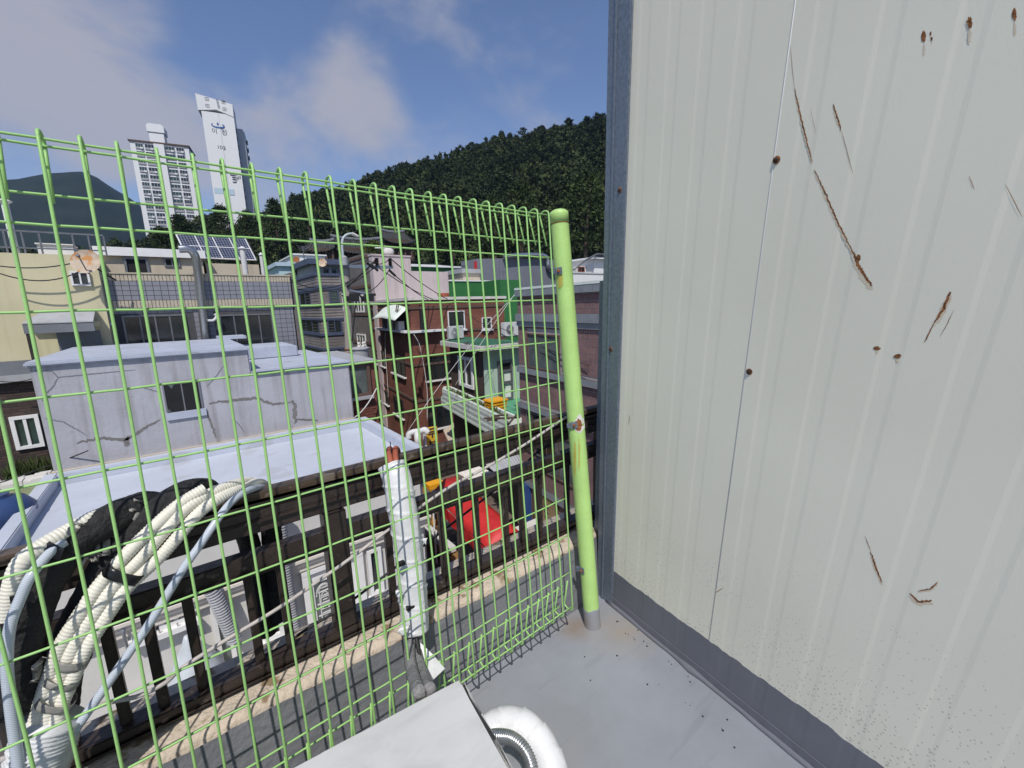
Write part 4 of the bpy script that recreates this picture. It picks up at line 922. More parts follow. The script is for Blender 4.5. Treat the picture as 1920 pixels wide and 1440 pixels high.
tag(MB().lathe(Vector((FI.hit(845, 560)[0], BY + .8, it + .16)), (0, 0, 1), [(0, .32), (.2, .36), (.24, .3), (.25, .05)], 12).build('red_tub', M['red_foam'], smooth=True), 'upturned reddish tub on the roof edge of the brown house', 'tub')
# canopy roof over its ground floor
q = [at(831, 806, Y=20.5), at(862, 785, Y=20.5), at(880, 805, Y=18.4), at(842, 830, Y=18.4)]
tag(MB().prism(q, (0, 0, -.12)).build('tarpaulin_canopy', M['beige_plaster']), 'dull beige canopy sheet over the ground floor of the brown house', 'canopy')

# ------------------------------------------------------------------ Q: porch house (white slab roof with green deck)
QX, QY = 10.1, 15.0
FM_ = facY(QY); FS = Fac((QX, QY, 0), DIR7, NRM7); q1 = FM_.hit(974, 690)[0]; ql = FS.hit(845, 690)[0]
FQs = facY(QY - .55); zs0 = FQs.hit(902, 659)[1]; zs1 = FQs.hit(899, 650)[1]; sx0 = FQs.hit(900, 655)[0]; zd = FM_.hit(912, 758)[1]
t = thing('porch_house', 'mint and brown house with a white slab roof painted green on top', 'house', (QX + 1, QY + 2, GZ))
fp_ = [(QX, QY), (q1, QY), (q1, QY + 5.4), (QX + DIR7.x * ql, QY + DIR7.y * ql)]
footblock('wall', fp_, GZ, zs0 - .003, M['brown_plaster'], t)
MB().fbox(FM_, QX, q1, zd + .002, zs0 - .004, 0, .03).build('front_wall', M['mint'], t)
ov = .55
ov = QX - sx0
sl_ = [(QX - ov, QY - .55), (q1 + .1, QY - .55), (q1 + .1, QY + 5.4), (QX - ov + DIR7.x * ql, QY + DIR7.y * ql)]
footblock('roof_slab', sl_, zs0, zs1, M['off_white'], t)
gi = .14
gd = [(QX - ov + gi, QY - .55 + gi), (q1 + .05, QY - .55 + gi), (q1 + .05, QY + 5.2), (QX - ov + gi + DIR7.x * ql, QY + DIR7.y * ql - .2)]
footblock('roof_coating', gd, zs1 + .002, zs1 + .03, M['green_roof'], t)
cr = MB(); sl_f = Fac((QX - ov, QY - .55, 0), DIR7, NRM7)
for (x, y, w_) in ((874, 644, .3), (879, 650, .16)):
    a, b = sl_f.hit(x, y); strip(sl_f, [(a - w_, b + .08), (a, b - .02), (a + w_ * .7, b + .05)], .10, .004, int(x)).build('bare_patch', M['dark_concrete'], t)
pwin(t, FS, 863, 672, 887, 724, cols=2, fm='white_paint', gm='glass', fw=.14, dep=.08)
A = FM_.hit(931, 677); B = FM_.hit(960, 750)
dr = MB(); x0, x1, z0, z1 = A[0], B[0], zd + .03, A[1]
dr.fbox(FM_, x0, x0 + .09, z0, z1, .03, .12); dr.fbox(FM_, x1 - .09, x1, z0, z1, .03, .12); dr.fbox(FM_, x0 + .09, x1 - .09, z1 - .12, z1, .03, .118); dr.fbox(FM_, x0 + .09, x1 - .09, z1 - .5, z1 - .42, .03, .116); dr.fbox(FM_, x0 + .09, x1 - .09, z0, z0 + .12, .03, .115)
xm = x0 + (x1 - x0) * .33; dr.fbox(FM_, xm - .05, xm + .05, z0, z1 - .5, .03, .11); dr.fbox(FM_, xm, x1 - .09, z0 + .72, z0 + .86, .03, .11)
d = dr.build('door', M['steel_gray'], t); MB().fbox(FM_, x0 + .09, xm - .05, z0 + .12, z1 - .5, .03, .05).build('door_glass', M['glass_pale'], d); MB().fbox(FM_, xm + .05, x1 - .09, z0 + .86, z1 - .5, .03, .05).build('door_glass', M['mint_pale'], d); MB().fbox(FM_, xm + .05, x1 - .09, z0 + .12, z0 + .72, .03, .05).build('door_glass', M['mint_pale'], d)
MB().fbox(FM_, x0 + .09, x1 - .09, z1 - .42, z1 - .12, .03, .05).build('transom', M['dark_void'], d); MB().lathe(FM_.p(xm, z0 + .8, .11), FM_.n, [(0, .04), (.08, .05)], 8).build('handle', M['silver'], d)
# terrace in front of the door, edged with white boards
tx0 = QX - 1.55; ty0 = QY - 5.6
zt_ = zd + .32; pf_, pn_ = at(831, 728, Z=zt_), at(958, 789, Z=zt_); du = pf_ - pn_; du.z = 0; du.normalize()
FT = Fac((pn_.x, pn_.y, 0), du, (-du.y, du.x, 0)); pa0 = 0.0; pa1 = (pf_ - pn_).length
tf = [(FT.p(pa0, 0, -.36).x, FT.p(pa0, 0, 0).y), (q1 + .2, FT.p(pa0, 0, 0).y), (q1 + .2, QY - .003), (FT.p(pa1, 0, -.36).x, QY - .003)]
footblock('terrace', tf, zd - .3, zd, M['green_deck'], t)
pb = thing('board_planter', 'long white planter trough faced with horizontal boards along the green terrace', 'planter', FT.p((pa0 + pa1) / 2, zd, 0))
nb = 8; hh = .115
for k in range(nb):
    off_ = .012 * (k % 2)
    MB().fbox(FT, pa0 + (.6 if k > 4 else 0), pa1 - (.0 if k < 4 else -.25), zt_ - hh * (k + 1) + .018, zt_ - hh * k, .02 + off_, .06 + off_).build('board', M['mint_pale'], pb)
MB().fbox(FT, pa0, pa1, zt_ - .9, zt_ - .25, -.36, .018).build('trough', M['white_wall'], pb)
for c0, c1 in ((-.42, -.33), (-.0, .018)): MB().fbox(FT, pa0, pa1, zt_ - .25 + .002, zt_ + .04, c0, c1).build('rim', M['mint_pale'], pb)
for a in (pa0, pa1 - .1): MB().fbox(FT, a, a + .1, zt_ - .25 + .002, zt_ + .08, -.325, -.004).build('end_board', M['mint_pale'], pb)
MB().fbox(FT, pa0 + .1, pa1 - .1, zt_ - .24, zt_ - .08, -.32, -.01).build('soil', M['soil'], pb)
pl = []; rr = random.Random(5)
for k in range(160):
    p = FT.p(rr.uniform(pa0 + 1.2, pa1 - .2), zt_ - .08, rr.uniform(-.30, -.05)); h = rr.uniform(.1, .3); d = Vector((rr.gauss(0, .1), rr.gauss(0, .1), h)); s_ = Vector((rr.gauss(0, 1), rr.gauss(0, 1), 0)).normalized() * .04
    pl.append((p - s_, p + s_, p + d))
tag(tri_mesh('planter_plants', pl, M['leaf_light']), 'small green plants growing in the white board planter', 'plants')
MB().fbox(FT, pa0 + .4, pa1 + .3, GZ, zd - .95, -1.1, -.7).build('shop_wall', M['dark_void'], t)
c = FM_.p(FM_.hit(905, 775)[0], zd, .9); c = at(930, 776, Z=zd)
cr_ = thing('yellow_crate', 'bright yellow plastic crate on the green terrace', 'crate', c)
for k in range(4): MB().box(c.x - .32 - .015 * k, c.x + .32 + .015 * k, c.y - .24 - .015 * k, c.y + .24 + .015 * k, c.z + .003 + .13 * k, c.z + .115 + .13 * k).build('side_rib', M['orange'], cr_, bevel=.02)
MB().box(c.x - .40, c.x + .40, c.y - .32, c.y + .32, c.z + .52, c.z + .60).build('rim', M['orange'], cr_, bevel=.02)
rr = random.Random(8); c = at(948, 782, Z=zd + .6)
m = MB()
for k in range(9):
    p = c + Vector((rr.uniform(-.5, .3), rr.uniform(-.4, .4), rr.uniform(-.1, .06))); d = Vector((rr.gauss(0, 1), rr.gauss(0, 1), rr.gauss(0, .3))).normalized() * .28; m.tube([p - d, p + d], .035, 5)
tag(m.build('dry_branches', M['trunk']), 'heap of dry brown sticks at the near end of the white planter', 'sticks')
def ac_unit(label, c, F, w=.82, h=.58, dep=.32):
    t = thing('air_conditioner', label, 'air conditioner', c, 'air conditioner units on the slab roof'); G = Fac(c, F.u, F.n)
    MB().fbox(G, -w / 2, w / 2, .06, h, -dep, 0).build('casing', M['white_plastic'], t, bevel=.015)
    g = G.p(-w * .16, h * .53, .002); MB().lathe(g, G.n, [(0, .235), (.012, .235), (.014, .21)], 24).build('fan_opening', M['mid_gray'], t)
    m = MB()
    for k in range(6):
        r_ = .04 + .036 * k; m.tube([g + (G.u * math.cos(x) + Vector((0, 0, 1)) * math.sin(x)) * r_ + G.n * .022 for x in [i * math.pi / 10 for i in range(21)]], .004, 4, caps=False)
    for k in range(8): x = k * math.pi / 4; m.tube([g + G.n * .022, g + G.n * .022 + (G.u * math.cos(x) + Vector((0, 0, 1)) * math.sin(x)) * .22], .004, 4)
    m.build('fan_grille', M['light_gray'], t); MB().lathe(g, G.n, [(0.012, .05), (.026, .05)], 12).build('fan_hub', M['off_white'], t)
    MB().fbox(G, w * .24, w * .40, h - .11, h - .08, 0, .004).build('emblem', M['slate_blue'], t)
    for s_ in (-1, 1): MB().fbox(G, s_ * w * .35 - .04, s_ * w * .35 + .04, 0, .058, -dep, 0).build('foot', M['steel_gray'], t)
ac_unit('white air conditioner with round fan at the left edge of the white slab roof', at(855, 638, Z=zs1 + .03) + Vector((.2, .25, 0)), Fac((0, 0, 0), (.97, .24, 0), (.24 * -1, -.97, 0)), 1.0, .66)
ac_unit('white air conditioner against the green wall at the right end of the slab roof', at(961, 632, Z=zs1 + .03) + Vector((0, 0, 0)), Fac((0, 0, 0), (1, 0, 0), (0, -1, 0)), .95, .74)
# lean-to corrugated roofs under the terrace
for (lab, pts, mkey) in (('white corrugated sheet roof sloping down to the street below the planter', [(845, 880), (880, 868), (965, 905), (925, 925)], 'off_white'), ('grey corrugated sheet roof beside the brick building corner', [(900, 862), (965, 838), (985, 880), (950, 905)], 'light_gray')):
    P4 = [at(x, y, d=13.0 if mkey == 'off_white' else 12.6) for x, y in pts]; zav = sum(p.z for p in P4) / 4
    P4 = [at(x, y, Z=zav + (.25 if i < 2 else -.1)) for i, (x, y) in enumerate(pts)]
    m = MB(); n = 22
    for i in range(n + 1):
        u = i / n; 
        for v in (0, 1):
            p = (P4[0].lerp(P4[1], u)).lerp(P4[3].lerp(P4[2], u), v); m.v.append(tuple(p + Vector((0, 0, .05 * (i % 2)))))
    for i in range(n): m.f.append([2 * i, 2 * i + 1, 2 * i + 3, 2 * i + 2]); m.m.append(0)
    o = m.build('corrugated_roof', M[mkey]); sm = o.modifiers.new('thick', 'SOLIDIFY'); sm.thickness = .03; tag(o, lab, 'roof sheet')

# ------------------------------------------------------------------ M: brick tiled building on the right
MO = Vector((9.0, 11.2, 0)); FB2 = Fac(MO, -DIR7, NRM7)
mt_ = FB2.hit(975, 544)[1]; ml = 7.5
t = thing('brick_tile_building', 'purple brown brick tile building with grey tile bands beside the shed', 'building', (MO.x + 1, MO.y - 3, GZ))
e = MO - DIR7 * ml; bkx = Vector((5, 0, 0))
M['pale_grout'] = mat('pale_grout', (.44, .39, .38), .9, var=.12, scale=3)
footblock('wall', [MO, MO + bkx, e + bkx, e], GZ, mt_ - .02, M['pale_grout'], t)
MB().fbox(FB2, 0, ml, mt_, mt_ + .07, -.4, .12).build('coping', M['mint_pale'], t)
zM = lambda y, x=977: FB2.hit(x, y)[1]
bands = [(544, 556), (588, 602), (687, 697), (753, 762)]
bz = [(zM(a), zM(b)) for a, b in bands]; bz.append((FB2.hit(991, 898)[1], FB2.hit(991, 908)[1]))
M['brick_tile'] = mat('brick_tile', (.25, .155, .15), .7, var=.2, scale=2.5, col2=(.165, .105, .105)); M['band_tile'] = mat('band_tile', (.25, .275, .30), .55, var=.1, scale=3)
wn = [(991, 627, 1049, 700, 3), (990, 772, 1042, 830, 2), (1010, 842, 1066, 880, 2)]
wh = []
for (x0, y0, x1, y1, n) in wn[:2]:
    A = FB2.hit(x0, y0); B = FB2.hit(x1, y1); bw0 = FB2.hit(x0, y0 + (75 if y0 == 627 else 70))[1]
    wh.append((A[0], B[0], bw0 if y0 != 627 else bz[2][0] + .06, A[1], n))
wh.append((FB2.hit(1005, 850)[0], FB2.hit(1075, 850)[0], bz[3][1] - 1.9, bz[3][1] - .55, 3))
for (zt2, zb2) in bz:
    MB().fbox(FB2, -.01, ml, zb2, zt2, .0, .10).build('band', M['grout'], t)
    m = MB(); x = 0
    while x < ml: m.fbox(FB2, x, x + .085, zb2 + .004, zt2 - .004, .10, .112); x += .095
    m.build('band_tile', M['band_tile'], t, kind='stuff')
MB().fbox(FB2, 0, ml, bz[1][1] - .16, bz[1][1] - .003, 0, .06).build('band', M['band_tile'], t)
m = MB(); th, tw = .20, .068; z = mt_ - .03; rr = random.Random(2)
while z > -8.0:
    x = .004
    if not any(zb2 - .005 < z - th / 2 < zt2 + .005 for zt2, zb2 in bz):
        while x < ml:
            if not any(a0 - .1 < x < a1 + .1 and b0 - .12 < z - th / 2 < b1 + .12 for a0, a1, b0, b1, n in wh): m.fbox(FB2, x, x + tw - .016, z - th + .016, z, 0, .010 + rr.random() * .006)
            x += tw
    z -= th
m.build('brick_tile', M['brick_tile'], t, kind='stuff')
for (a0, a1, b0, b1, n) in wh: window(t, FB2, a0, a1, b0, b1, cols=n, fm='brown_band' if n == 3 else 'steel_gray', gm='glass_pale' if n == 3 else 'glass', fw=.045, dep=.05)
# menu board and street front under it
A = FB2.hit(1003, 915); B = FB2.hit(1049, 990)
mb = thing('menu_board', 'tan menu board with dark lettering on the brick building at street level', 'sign', FB2.p((A[0] + B[0]) / 2, B[1], .1))
z0, z1 = FB2.hit(1003, 985)[1], A[1]
MB().fbox(FB2, A[0], B[0], z0, z1, .02, .07).build('board', M['tan_board'], mb)
fr = MB()
for x in (A[0], B[0] - .07): fr.fbox(FB2, x, x + .07, z0 - .05, z1 + .05, .02, .10)
fr.fbox(FB2, A[0], B[0], z1, z1 + .05, .02, .098); fr.fbox(FB2, A[0], B[0], z0 - .05, z0, .02, .098); fr.build('frame', M['brown_band'], mb)
tx = MB(); rr = random.Random(4); wB = B[0] - A[0]; hB = z1 - z0
for j in range(5):
    for i in range(7):
        if i in (1, 2, 3, 4, 5) and rr.random() < .8:
            x = A[0] + wB * (.14 + .12 * i); z = z1 - hB * (.12 + .14 * j); s_ = wB * .035
            tx.fbox(FB2, x - s_, x + s_, z - .012, z + .012, .07, .074); tx.fbox(FB2, x - .012, x + .012, z - s_, z + s_, .07, .074)
            if rr.random() < .6: tx.fbox(FB2, x - s_, x + s_ * .6, z + s_, z + s_ + .02, .07, .074)
for k in range(5): tx.fbox(FB2, A[0] + wB * (.25 + .12 * k), A[0] + wB * (.33 + .12 * k), z0 + hB * (.13 + .03 * (k % 2)), z0 + hB * (.2 + .02 * (k % 3)), .07, .076)
tx.build('menu_marks', M['ink'], mb)
A = FB2.hit(987, 900); B = FB2.hit(998, 960); o = MB().fbox(FB2, A[0], B[0], z0 - .2, z1 + .05, .02, .3).build('blue_banner', M['blue_sign'], bevel=.01); tag(o, 'narrow dark blue banner left of the tan menu board', 'banner')
c = at(1003, 1000, Z=GZ + 1.0); o = MB().box(c.x - .9, c.x + .5, c.y - .9, c.y + .5, GZ + .1, GZ + 1.0); o.box(c.x - 1.0, c.x + .6, c.y - 1.0, c.y + .6, GZ + 1.002, GZ + 1.1)
tag(o.build('counter_box', M['white_wall'], bevel=.02), 'white counter box on the street below the menu board', 'counter')

# ------------------------------------------------------------------ street: red canopy, shop, signs
cz = -5.75
Q4 = [at(810, 925, Z=cz), at(857, 893, Z=cz + .1), at(972, 997, Z=cz), at(918, 1035, Z=cz - .25)]
rc = thing('red_canopy', 'bright red canvas canopy stretched over the alley', 'canopy', (Q4[0] + Q4[2]) / 2 + Vector((0, 0, GZ - cz)))
m = MB(); nu, nv = 8, 6; sgn = lambda u: .05 * math.sin(u * math.pi * 4)
for i in range(nu + 1):
    for j in range(nv + 1):
        u, v = i / nu, j / nv; p = Q4[0].lerp(Q4[3], u).lerp(Q4[1].lerp(Q4[2], u), v); m.v.append(tuple(p + Vector((0, 0, .18 * (1 - abs(2 * v - 1)) - sgn(u) * .5))))
for i in range(nu):
    for j in range(nv): q = i * (nv + 1) + j; m.f.append([q, q + 1, q + nv + 2, q + nv + 1]); m.m.append(0)
o = m.build('canvas', M['red_canvas'], rc, smooth='all'); sm = o.modifiers.new('thick', 'SOLIDIFY'); sm.thickness = .02; sm.offset = -1
vl = MB()
for a, b in ((Q4[0], Q4[3]), (Q4[3], Q4[2]), (Q4[2], Q4[1])):
    n = 10; d = (b - a).cross(Vector((0, 0, 1))).normalized()
    for k in range(n):
        p0, p1 = a.lerp(b, k / n), a.lerp(b, (k + 1) / n); o_ = d * (.03 if k % 2 else -.03)
        vl.prism([p0 - Vector((0, 0, .03)), p1 - Vector((0, 0, .03)), p1 - Vector((0, 0, .4)) + o_, p0 - Vector((0, 0, .4)) - o_], d * .012)
vl.build('valance', M['red_canvas'], rc)
fr = MB()
for p in Q4: fr.tube([p - Vector((0, 0, .05)), Vector((p.x, p.y, GZ + .02))], .03, 6)
for k in (.33, .66): fr.tube([Q4[0].lerp(Q4[3], k) - Vector((0, 0, .06)), Q4[1].lerp(Q4[2], k) - Vector((0, 0, .06))], .025, 6)
fr.build('frame', M['white_paint'], rc)
# dark stall under it, crates, plank
c = at(905, 1050, Z=GZ + .5)
for (lab, nm, (x, y), s_, mk_) in (('flat cardboard box at the near end of the red canopy', 'cardboard_box', (957, 1010), (.5, .5, 1.1), 'beige_plaster'), ('small orange crate behind the red canopy', 'orange_crate', (812, 902), (.3, .3, 2.1), 'orange'), ('long wooden plank bench on the street by the low house corner', 'plank_bench', (836, 1025), (.22, 1.2, .55), 'wood'), ('long white tray next to the wooden bench', 'white_tray', (822, 1005), (.14, .9, .8), 'white_plastic')):
    p = at(x, y, Z=GZ + s_[2]); m = MB(); m.box(p.x - s_[0], p.x + s_[0], p.y - s_[1], p.y + s_[1], p.z - .18, p.z); 
    for sx in (-1, 1):
        for sy in (-1, 1): m.box(p.x + sx * s_[0] * .8 - .03, p.x + sx * s_[0] * .8 + .03, p.y + sy * s_[1] * .85 - .03, p.y + sy * s_[1] * .85 + .03, GZ + .01, p.z - .182)
    tag(m.build(nm, M[mk_], bevel=.008), lab, nm.split('_')[-1])
rr = random.Random(6)
for k, (x, y) in enumerate(((842, 985), (846, 1010), (818, 980))):
    p = at(x, y, Z=GZ + .35); m = MB(); m.lathe(Vector((p.x, p.y, GZ + .01)), (0, 0, 1), [(0, .22), (.3, .28), (.33, .3), (.34, .26), (.12, .2)], 12)
    tag(m.build('street_basin', M[('off_white', 'mid_gray', 'wood')[k]], smooth=True), ('white basin on the street under the rail corner', 'dark grey basin on the street beside the red canopy', 'brown basin against the low house corner')[k], 'basin', 'basins on the street')
# shop annex right of the low house
an = thing('shop_annex', 'small grey roofed shop annex at the right end of the low house', 'annex', (4.8, 10, GZ))
MB().box(3.95, 4.32, 9.4, 12.6, GZ, -4.35).build('wall', M['white_wall'], an); MB().box(3.94, 4.36, 9.3, 12.7, -4.347, -4.22).build('roof', M['light_gray'], an)
m = MB()
for k in range(18): m.box(3.94, 4.36, 9.32 + k * .18, 9.36 + k * .18, -4.218, -4.19)
m.build('roof_seam', M['light_gray'], an, kind='stuff')
sg0 = at(797, 806, d=12.2); G = Fac((0, sg0.y, 0), (1, 0, 0), (0, -1, 0)); A = G.hit(796, 805); B = G.hit(823, 850)
sg = thing('tofu_sign', 'upright yellow shop sign with dark purple Korean letters', 'sign', G.p(A[0], B[1], 0))
MB().fbox(G, A[0] + .04, B[0], B[1] - .35, A[1], -.12, 0).build('panel', M['yellow_sign'], sg, bevel=.01)
MB().fbox(G, A[0] - .01, A[0] + .038, B[1] - .36, A[1] + .01, -.13, .01).build('edge', M['white_paint'], sg)
wS = B[0] - A[0]; textmesh('두', wS * .80, G, (A[0] + B[0]) / 2 + .03, A[1] - wS * .42, .004, 'sign_dark', sg, bold=.006); textmesh('부', wS * .80, G, (A[0] + B[0]) / 2 + .03, A[1] - wS * 1.32, .004, 'sign_dark', sg, bold=.006)
MB().tube([G.p(A[0] + .02, B[1] - .4, -.08), G.p(A[0] + .02, -4.2, -.08)], .04, 6).build('post', M['steel_gray'], sg)
pv = MB(); pv.tube(smoothpath([at(x, y, d=11.9) for x, y in ((766, 822), (768, 814), (776, 810), (790, 808), (797, 806), (803, 812))], 6), .085, 10); pv.tube([at(783, 809, d=11.9), at(784, 838, d=11.9)], .10, 10); pv.tube(smoothpath([at(x, y, d=11.7) for x, y in ((763, 845), (770, 838), (780, 836), (786, 840))], 5), .07, 10)
tag(pv.build('vent_duct', M['white_plastic'], smooth='all'), 'bent white plastic vent pipe left of the yellow sign', 'pipe')
# low mossy roof, tank and pebbles at the left
mr = thing('mossy_roof_shed', 'low shed with a mossy yellow green roof left of the pale blue roof', 'shed', (-4.5, 12, GZ))
MB().box(-8.5, -2.75, 8.6, 15.5, GZ, -4.25).build('wall', M['dark_concrete'], mr); MB().box(-8.6, -2.7, 8.5, 15.6, -4.247, -4.1).build('roof', M['moss_roof'], mr)
m = MB(); rr = random.Random(9)
for k in range(260):
    p = Vector((rr.uniform(-7.5, -2.75), 15.62 + rr.uniform(0, .5), 0)); s_ = rr.uniform(.05, .12)
    m.box(p.x - s_, p.x + s_, p.y - s_, p.y + s_, -4.1, -4.1 + s_ * 1.3)
m.box(-8.6, -2.7, 15.603, 15.9, -4.4, -4.11)
m.build('white_pebbles', M['white_wall'], kind='stuff', bevel=0)
tk = MB(); c = at(2, 1000, d=6.9); tk.lathe(Vector((c.x, c.y, c.z - .75)), (0, 0, 1), [(0, .44), (.1, .46), (.4, .45), (.42, .47), (.5, .47), (.52, .45), (1.0, .44), (1.05, .46), (1.15, .45), (1.28, .36), (1.34, .2), (1.36, .19), (1.4, .19), (1.41, .02)], 26)
tag(tk.build('water_tank', M['blue_tank'], smooth=True), 'dark blue plastic water drum at the left edge of the photo', 'water tank')
MB().box(c.x - .7, c.x + .7, c.y - .7, c.y + .7, GZ, c.z - .752).build('drum_stand', M['dark_concrete']); tag(bpy.data.objects['drum_stand'], 'dark concrete stand under the blue water drum', 'stand')
wd = []; 
for k in range(500):
    p = Vector((rr.uniform(-4.0, -2.5), 16.4 + rr.uniform(0, .6), -4.1)); h = rr.uniform(.15, .55); d = Vector((rr.gauss(0, .12), rr.gauss(0, .12), h)); s_ = Vector((rr.gauss(0, 1), rr.gauss(0, 1), 0)).normalized() * .03
    wd.append((p - s_, p + s_, p + d))
tri_mesh('weeds', wd, M['leaf_light'], kind='stuff')

# ------------------------------------------------------------------ utility pole and its lines
UY = 18.2
up = thing('utility_pole', 'grey concrete utility pole with crossarm, insulators and a round transformer', 'utility pole', at(663, 740, Y=UY))
ptop, pbot = at(648, 487, Y=UY), at(657, 700, Y=UY); dirp = (pbot - ptop) / (ptop.z - pbot.z); pend = ptop + dirp * (ptop.z - GZ)
MB().tube([ptop, ptop.lerp(pend, .35), pend], [.14, .17, .22], 16).build('shaft', M['pole_concrete'], up, smooth=True)
ca_, cb_ = at(642, 499, Y=UY - .2), at(737, 501, Y=UY - .4); MB().prism([ca_ + Vector((0, 0, .06)), cb_ + Vector((0, 0, .06)), cb_ - Vector((0, 0, .06)), ca_ - Vector((0, 0, .06))], (0, .1, 0)).build('crossarm', M['galv'], up)
ins = []
for (x, y) in ((706, 484), (731, 485)):
    p = at(x, y, Y=UY - .35); q = Vector((p.x, p.y, ca_.z + .06)); d = (p - q); o_ = MB(); o_.lathe(q, d, [(d.length * k / 12, .05 if k % 2 else .10) for k in range(13)], 10); o_.build('insulator', M['cable'], up); ins.append(p)
for (x, y) in ((694, 497), (702, 501), (735, 511)):
    p = at(x, y, Y=UY - .3); MB().tube([p + Vector((-.12, 0, .10)), p + Vector((.14, 0, -.14))], .055, 6).build('strain_insulator', M['cable'], up)
tf_ = at(676, 668, Y=UY - .5); trr = MB(); trr.lathe(tf_ + Vector((0, 0, -.36)), (0, 0, 1), [(0, .24), (.03, .32), (.62, .33), (.65, .37), (.70, .37), (.73, .30), (.78, .05)], 22)
tro = trr.build('transformer', M['light_gray'], up, smooth=True)
for k in range(3):
    a = -2 + k * .9; p = tf_ + Vector((math.cos(a) * .2, math.sin(a) * .2, .36)); MB().lathe(p, (0, 0, 1), [(0, .05), (.06, .07), (.12, .04), (.18, .06), (.24, .03)], 8).build('bushing', M['off_white'], tro)
MB().tube([pbot + Vector((0, -.1, .1)), tf_ + Vector((-.2, 0, -.2))], .05, 6).build('bracket', M['steel_gray'], up)
for (x, y) in ((661, 556), (690, 556)):
    p = at(x, y, Y=UY - .4); m = MB(); m.box(p.x - .22, p.x + .2, p.y - .12, p.y + .12, p.z - .2, p.z + .02); m.box(p.x - .1, p.x + .3, p.y - .1, p.y + .1, p.z + .022, p.z + .12); m.build('cutout_switch', M['cable'], up)
p0_, p1_ = at(655, 545, Y=UY - .3), at(695, 552, Y=UY - .4); MB().tube([p0_, p1_], .05, 6).build('lower_arm', M['galv'], up)
for y in (655, 662, 669): p = at(655, y, Y=UY); MB().lathe(p, (0, 0, 1), [(0, .205), (.04, .205)], 16).build('strap', M['rust'], up)
lp = thing('street_lamp', 'curved pale grey street lamp arm on top of the utility pole', 'street lamp', at(645, 500, Y=UY - .3))
MB().tube(smoothpath([at(x, y, Y=UY - .25) for x, y in ((645, 500), (643, 480), (641.5, 460), (643, 448), (649, 441), (657, 438.5), (664, 439))], 6), .05, 10).build('arm', M['lamp_paint'], lp, smooth='all')
p = at(665, 440, Y=UY - .25); MB().tube([p + Vector((-.1, 0, .03)), p + Vector((.14, 0, -.06))], [.07, .05], 8).build('lamp_head', M['off_white'], lp)
p = at(644, 489, Y=UY - .25); MB().lathe(p - Vector((0, 0, .22)), (0, 0, 1), [(0, .10), (.05, .17), (.35, .17), (.42, .08)], 12).build('junction_box', M['light_gray'], lp, smooth=True)
CAB = 'overhead cables in the village'
def cab(x0, y0, Y0, x1, y1, Y1, drop, r, lab, m='cable'):
    pole_line('overhead_cable', sag(at(x0, y0, Y=Y0), at(x1, y1, Y=Y1), drop), r, m, lab, CAB)
cab(731, 484, UY - .35, 839, 561, 21.5, .12, .022, 'black cable from the outer insulator down to the roof of the brown house')
cab(706, 499, UY - .35, 812, 562, 21.5, .10, .022, 'black cable from the middle of the crossarm to the brown house roof')
cab(736, 512, UY - .3, 802, 562, 21.5, .08, .022, 'short black cable from below the crossarm end to the brown house roof')
cab(650, 538, UY - .2, 706, 487, UY - .3, .0, .045, 'thick dark strut line rising from the pole to the insulators')
cab(545, 527, 18.3, 694, 497, UY - .3, .55, .020, 'sagging black cable between the tiled house corner and the pole')
cab(551, 540, 19.0, 700, 503, UY - .3, .45, .018, 'lower sagging cable between the sided house and the pole')
cab(688, 486, UY, 730, 486, UY - .3, .2, .018, 'short cable looping between the insulators')
cab(610, 494, 30, 690, 488, UY, .2, .018, 'cable crossing in front of the blue eaved house')
cab(706, 470, 40, 900, 498, 40, .5, .04, 'long thin cable in front of the hill above the white and green house')
cab(733, 500, UY - .3, 690, 548, UY - .3, .15, .018, 'cable curving from the crossarm down to the switch')
cab(905, 598, 14.0, 1104, 686, 7.6, .05, .011, 'upper of the two dark cables crossing the brick tile building')
cab(905, 610, 14.0, 1104, 697, 7.6, .06, .011, 'lower of the two dark cables crossing the brick tile building')
cab(840, 568, 21.0, 952, 632, 14.4, .05, .014, 'dark cable running down across the brown house front to the slab roof')
cab(660, 640, UY - .2, 668, 560, UY - .3, .0, .025, 'dark riser cable up the back of the pole to the switches')
cab(0, 499, 17.6, 160, 487, 17.6, .12, .016, 'upper cable crossing the yellow house wall to the dish')
cab(0, 513, 17.6, 165, 500, 17.6, .28, .016, 'lower sagging cable crossing the yellow house wall')
cab(973, 541, 14.0, 854, 722, 14.0, -.10, .011, 'long white cable slanting from the green wall past the slab roof', 'cable_white')
cab(975, 543, 14.0, 760, 815, 13.0, -.25, .010, 'second white cable slanting down to the alley', 'cable_white')
cab(700, 770, 14, 762, 850, 10, .05, .02, 'black cable along the right edge of the pale blue roof')
cab(690, 790, 13, 770, 865, 9.5, .1, .02, 'lower black cable along the right edge of the pale blue roof')
cab(706, 728, 12.5, 665, 783, 12.1, .1, .018, 'white cable drooping from the outhouse across the plaster wall', 'cable_white')
cab(0, 905, 13, 165, 845, 12.0, .02, .012, 'thin wire in front of the dark brick wall')
cab(0, 715, 17.5, 85, 700, 17.5, .1, .012, 'thin wire on the grey band of the yellow house')

# ------------------------------------------------------------------ our own rooftop
FZ = -1.356
fl = MB(); fl.box(-6, 7, -6, 1.36, FZ - .3, FZ); struct(fl.build('rooftop_floor', M['roof_floor']))
tag(MB().box(-6, 7, -6, 1.36, GZ, FZ - .302).build('rooftop_building', M['white_wall']), 'house under the painted roof terrace in the foreground', 'building')
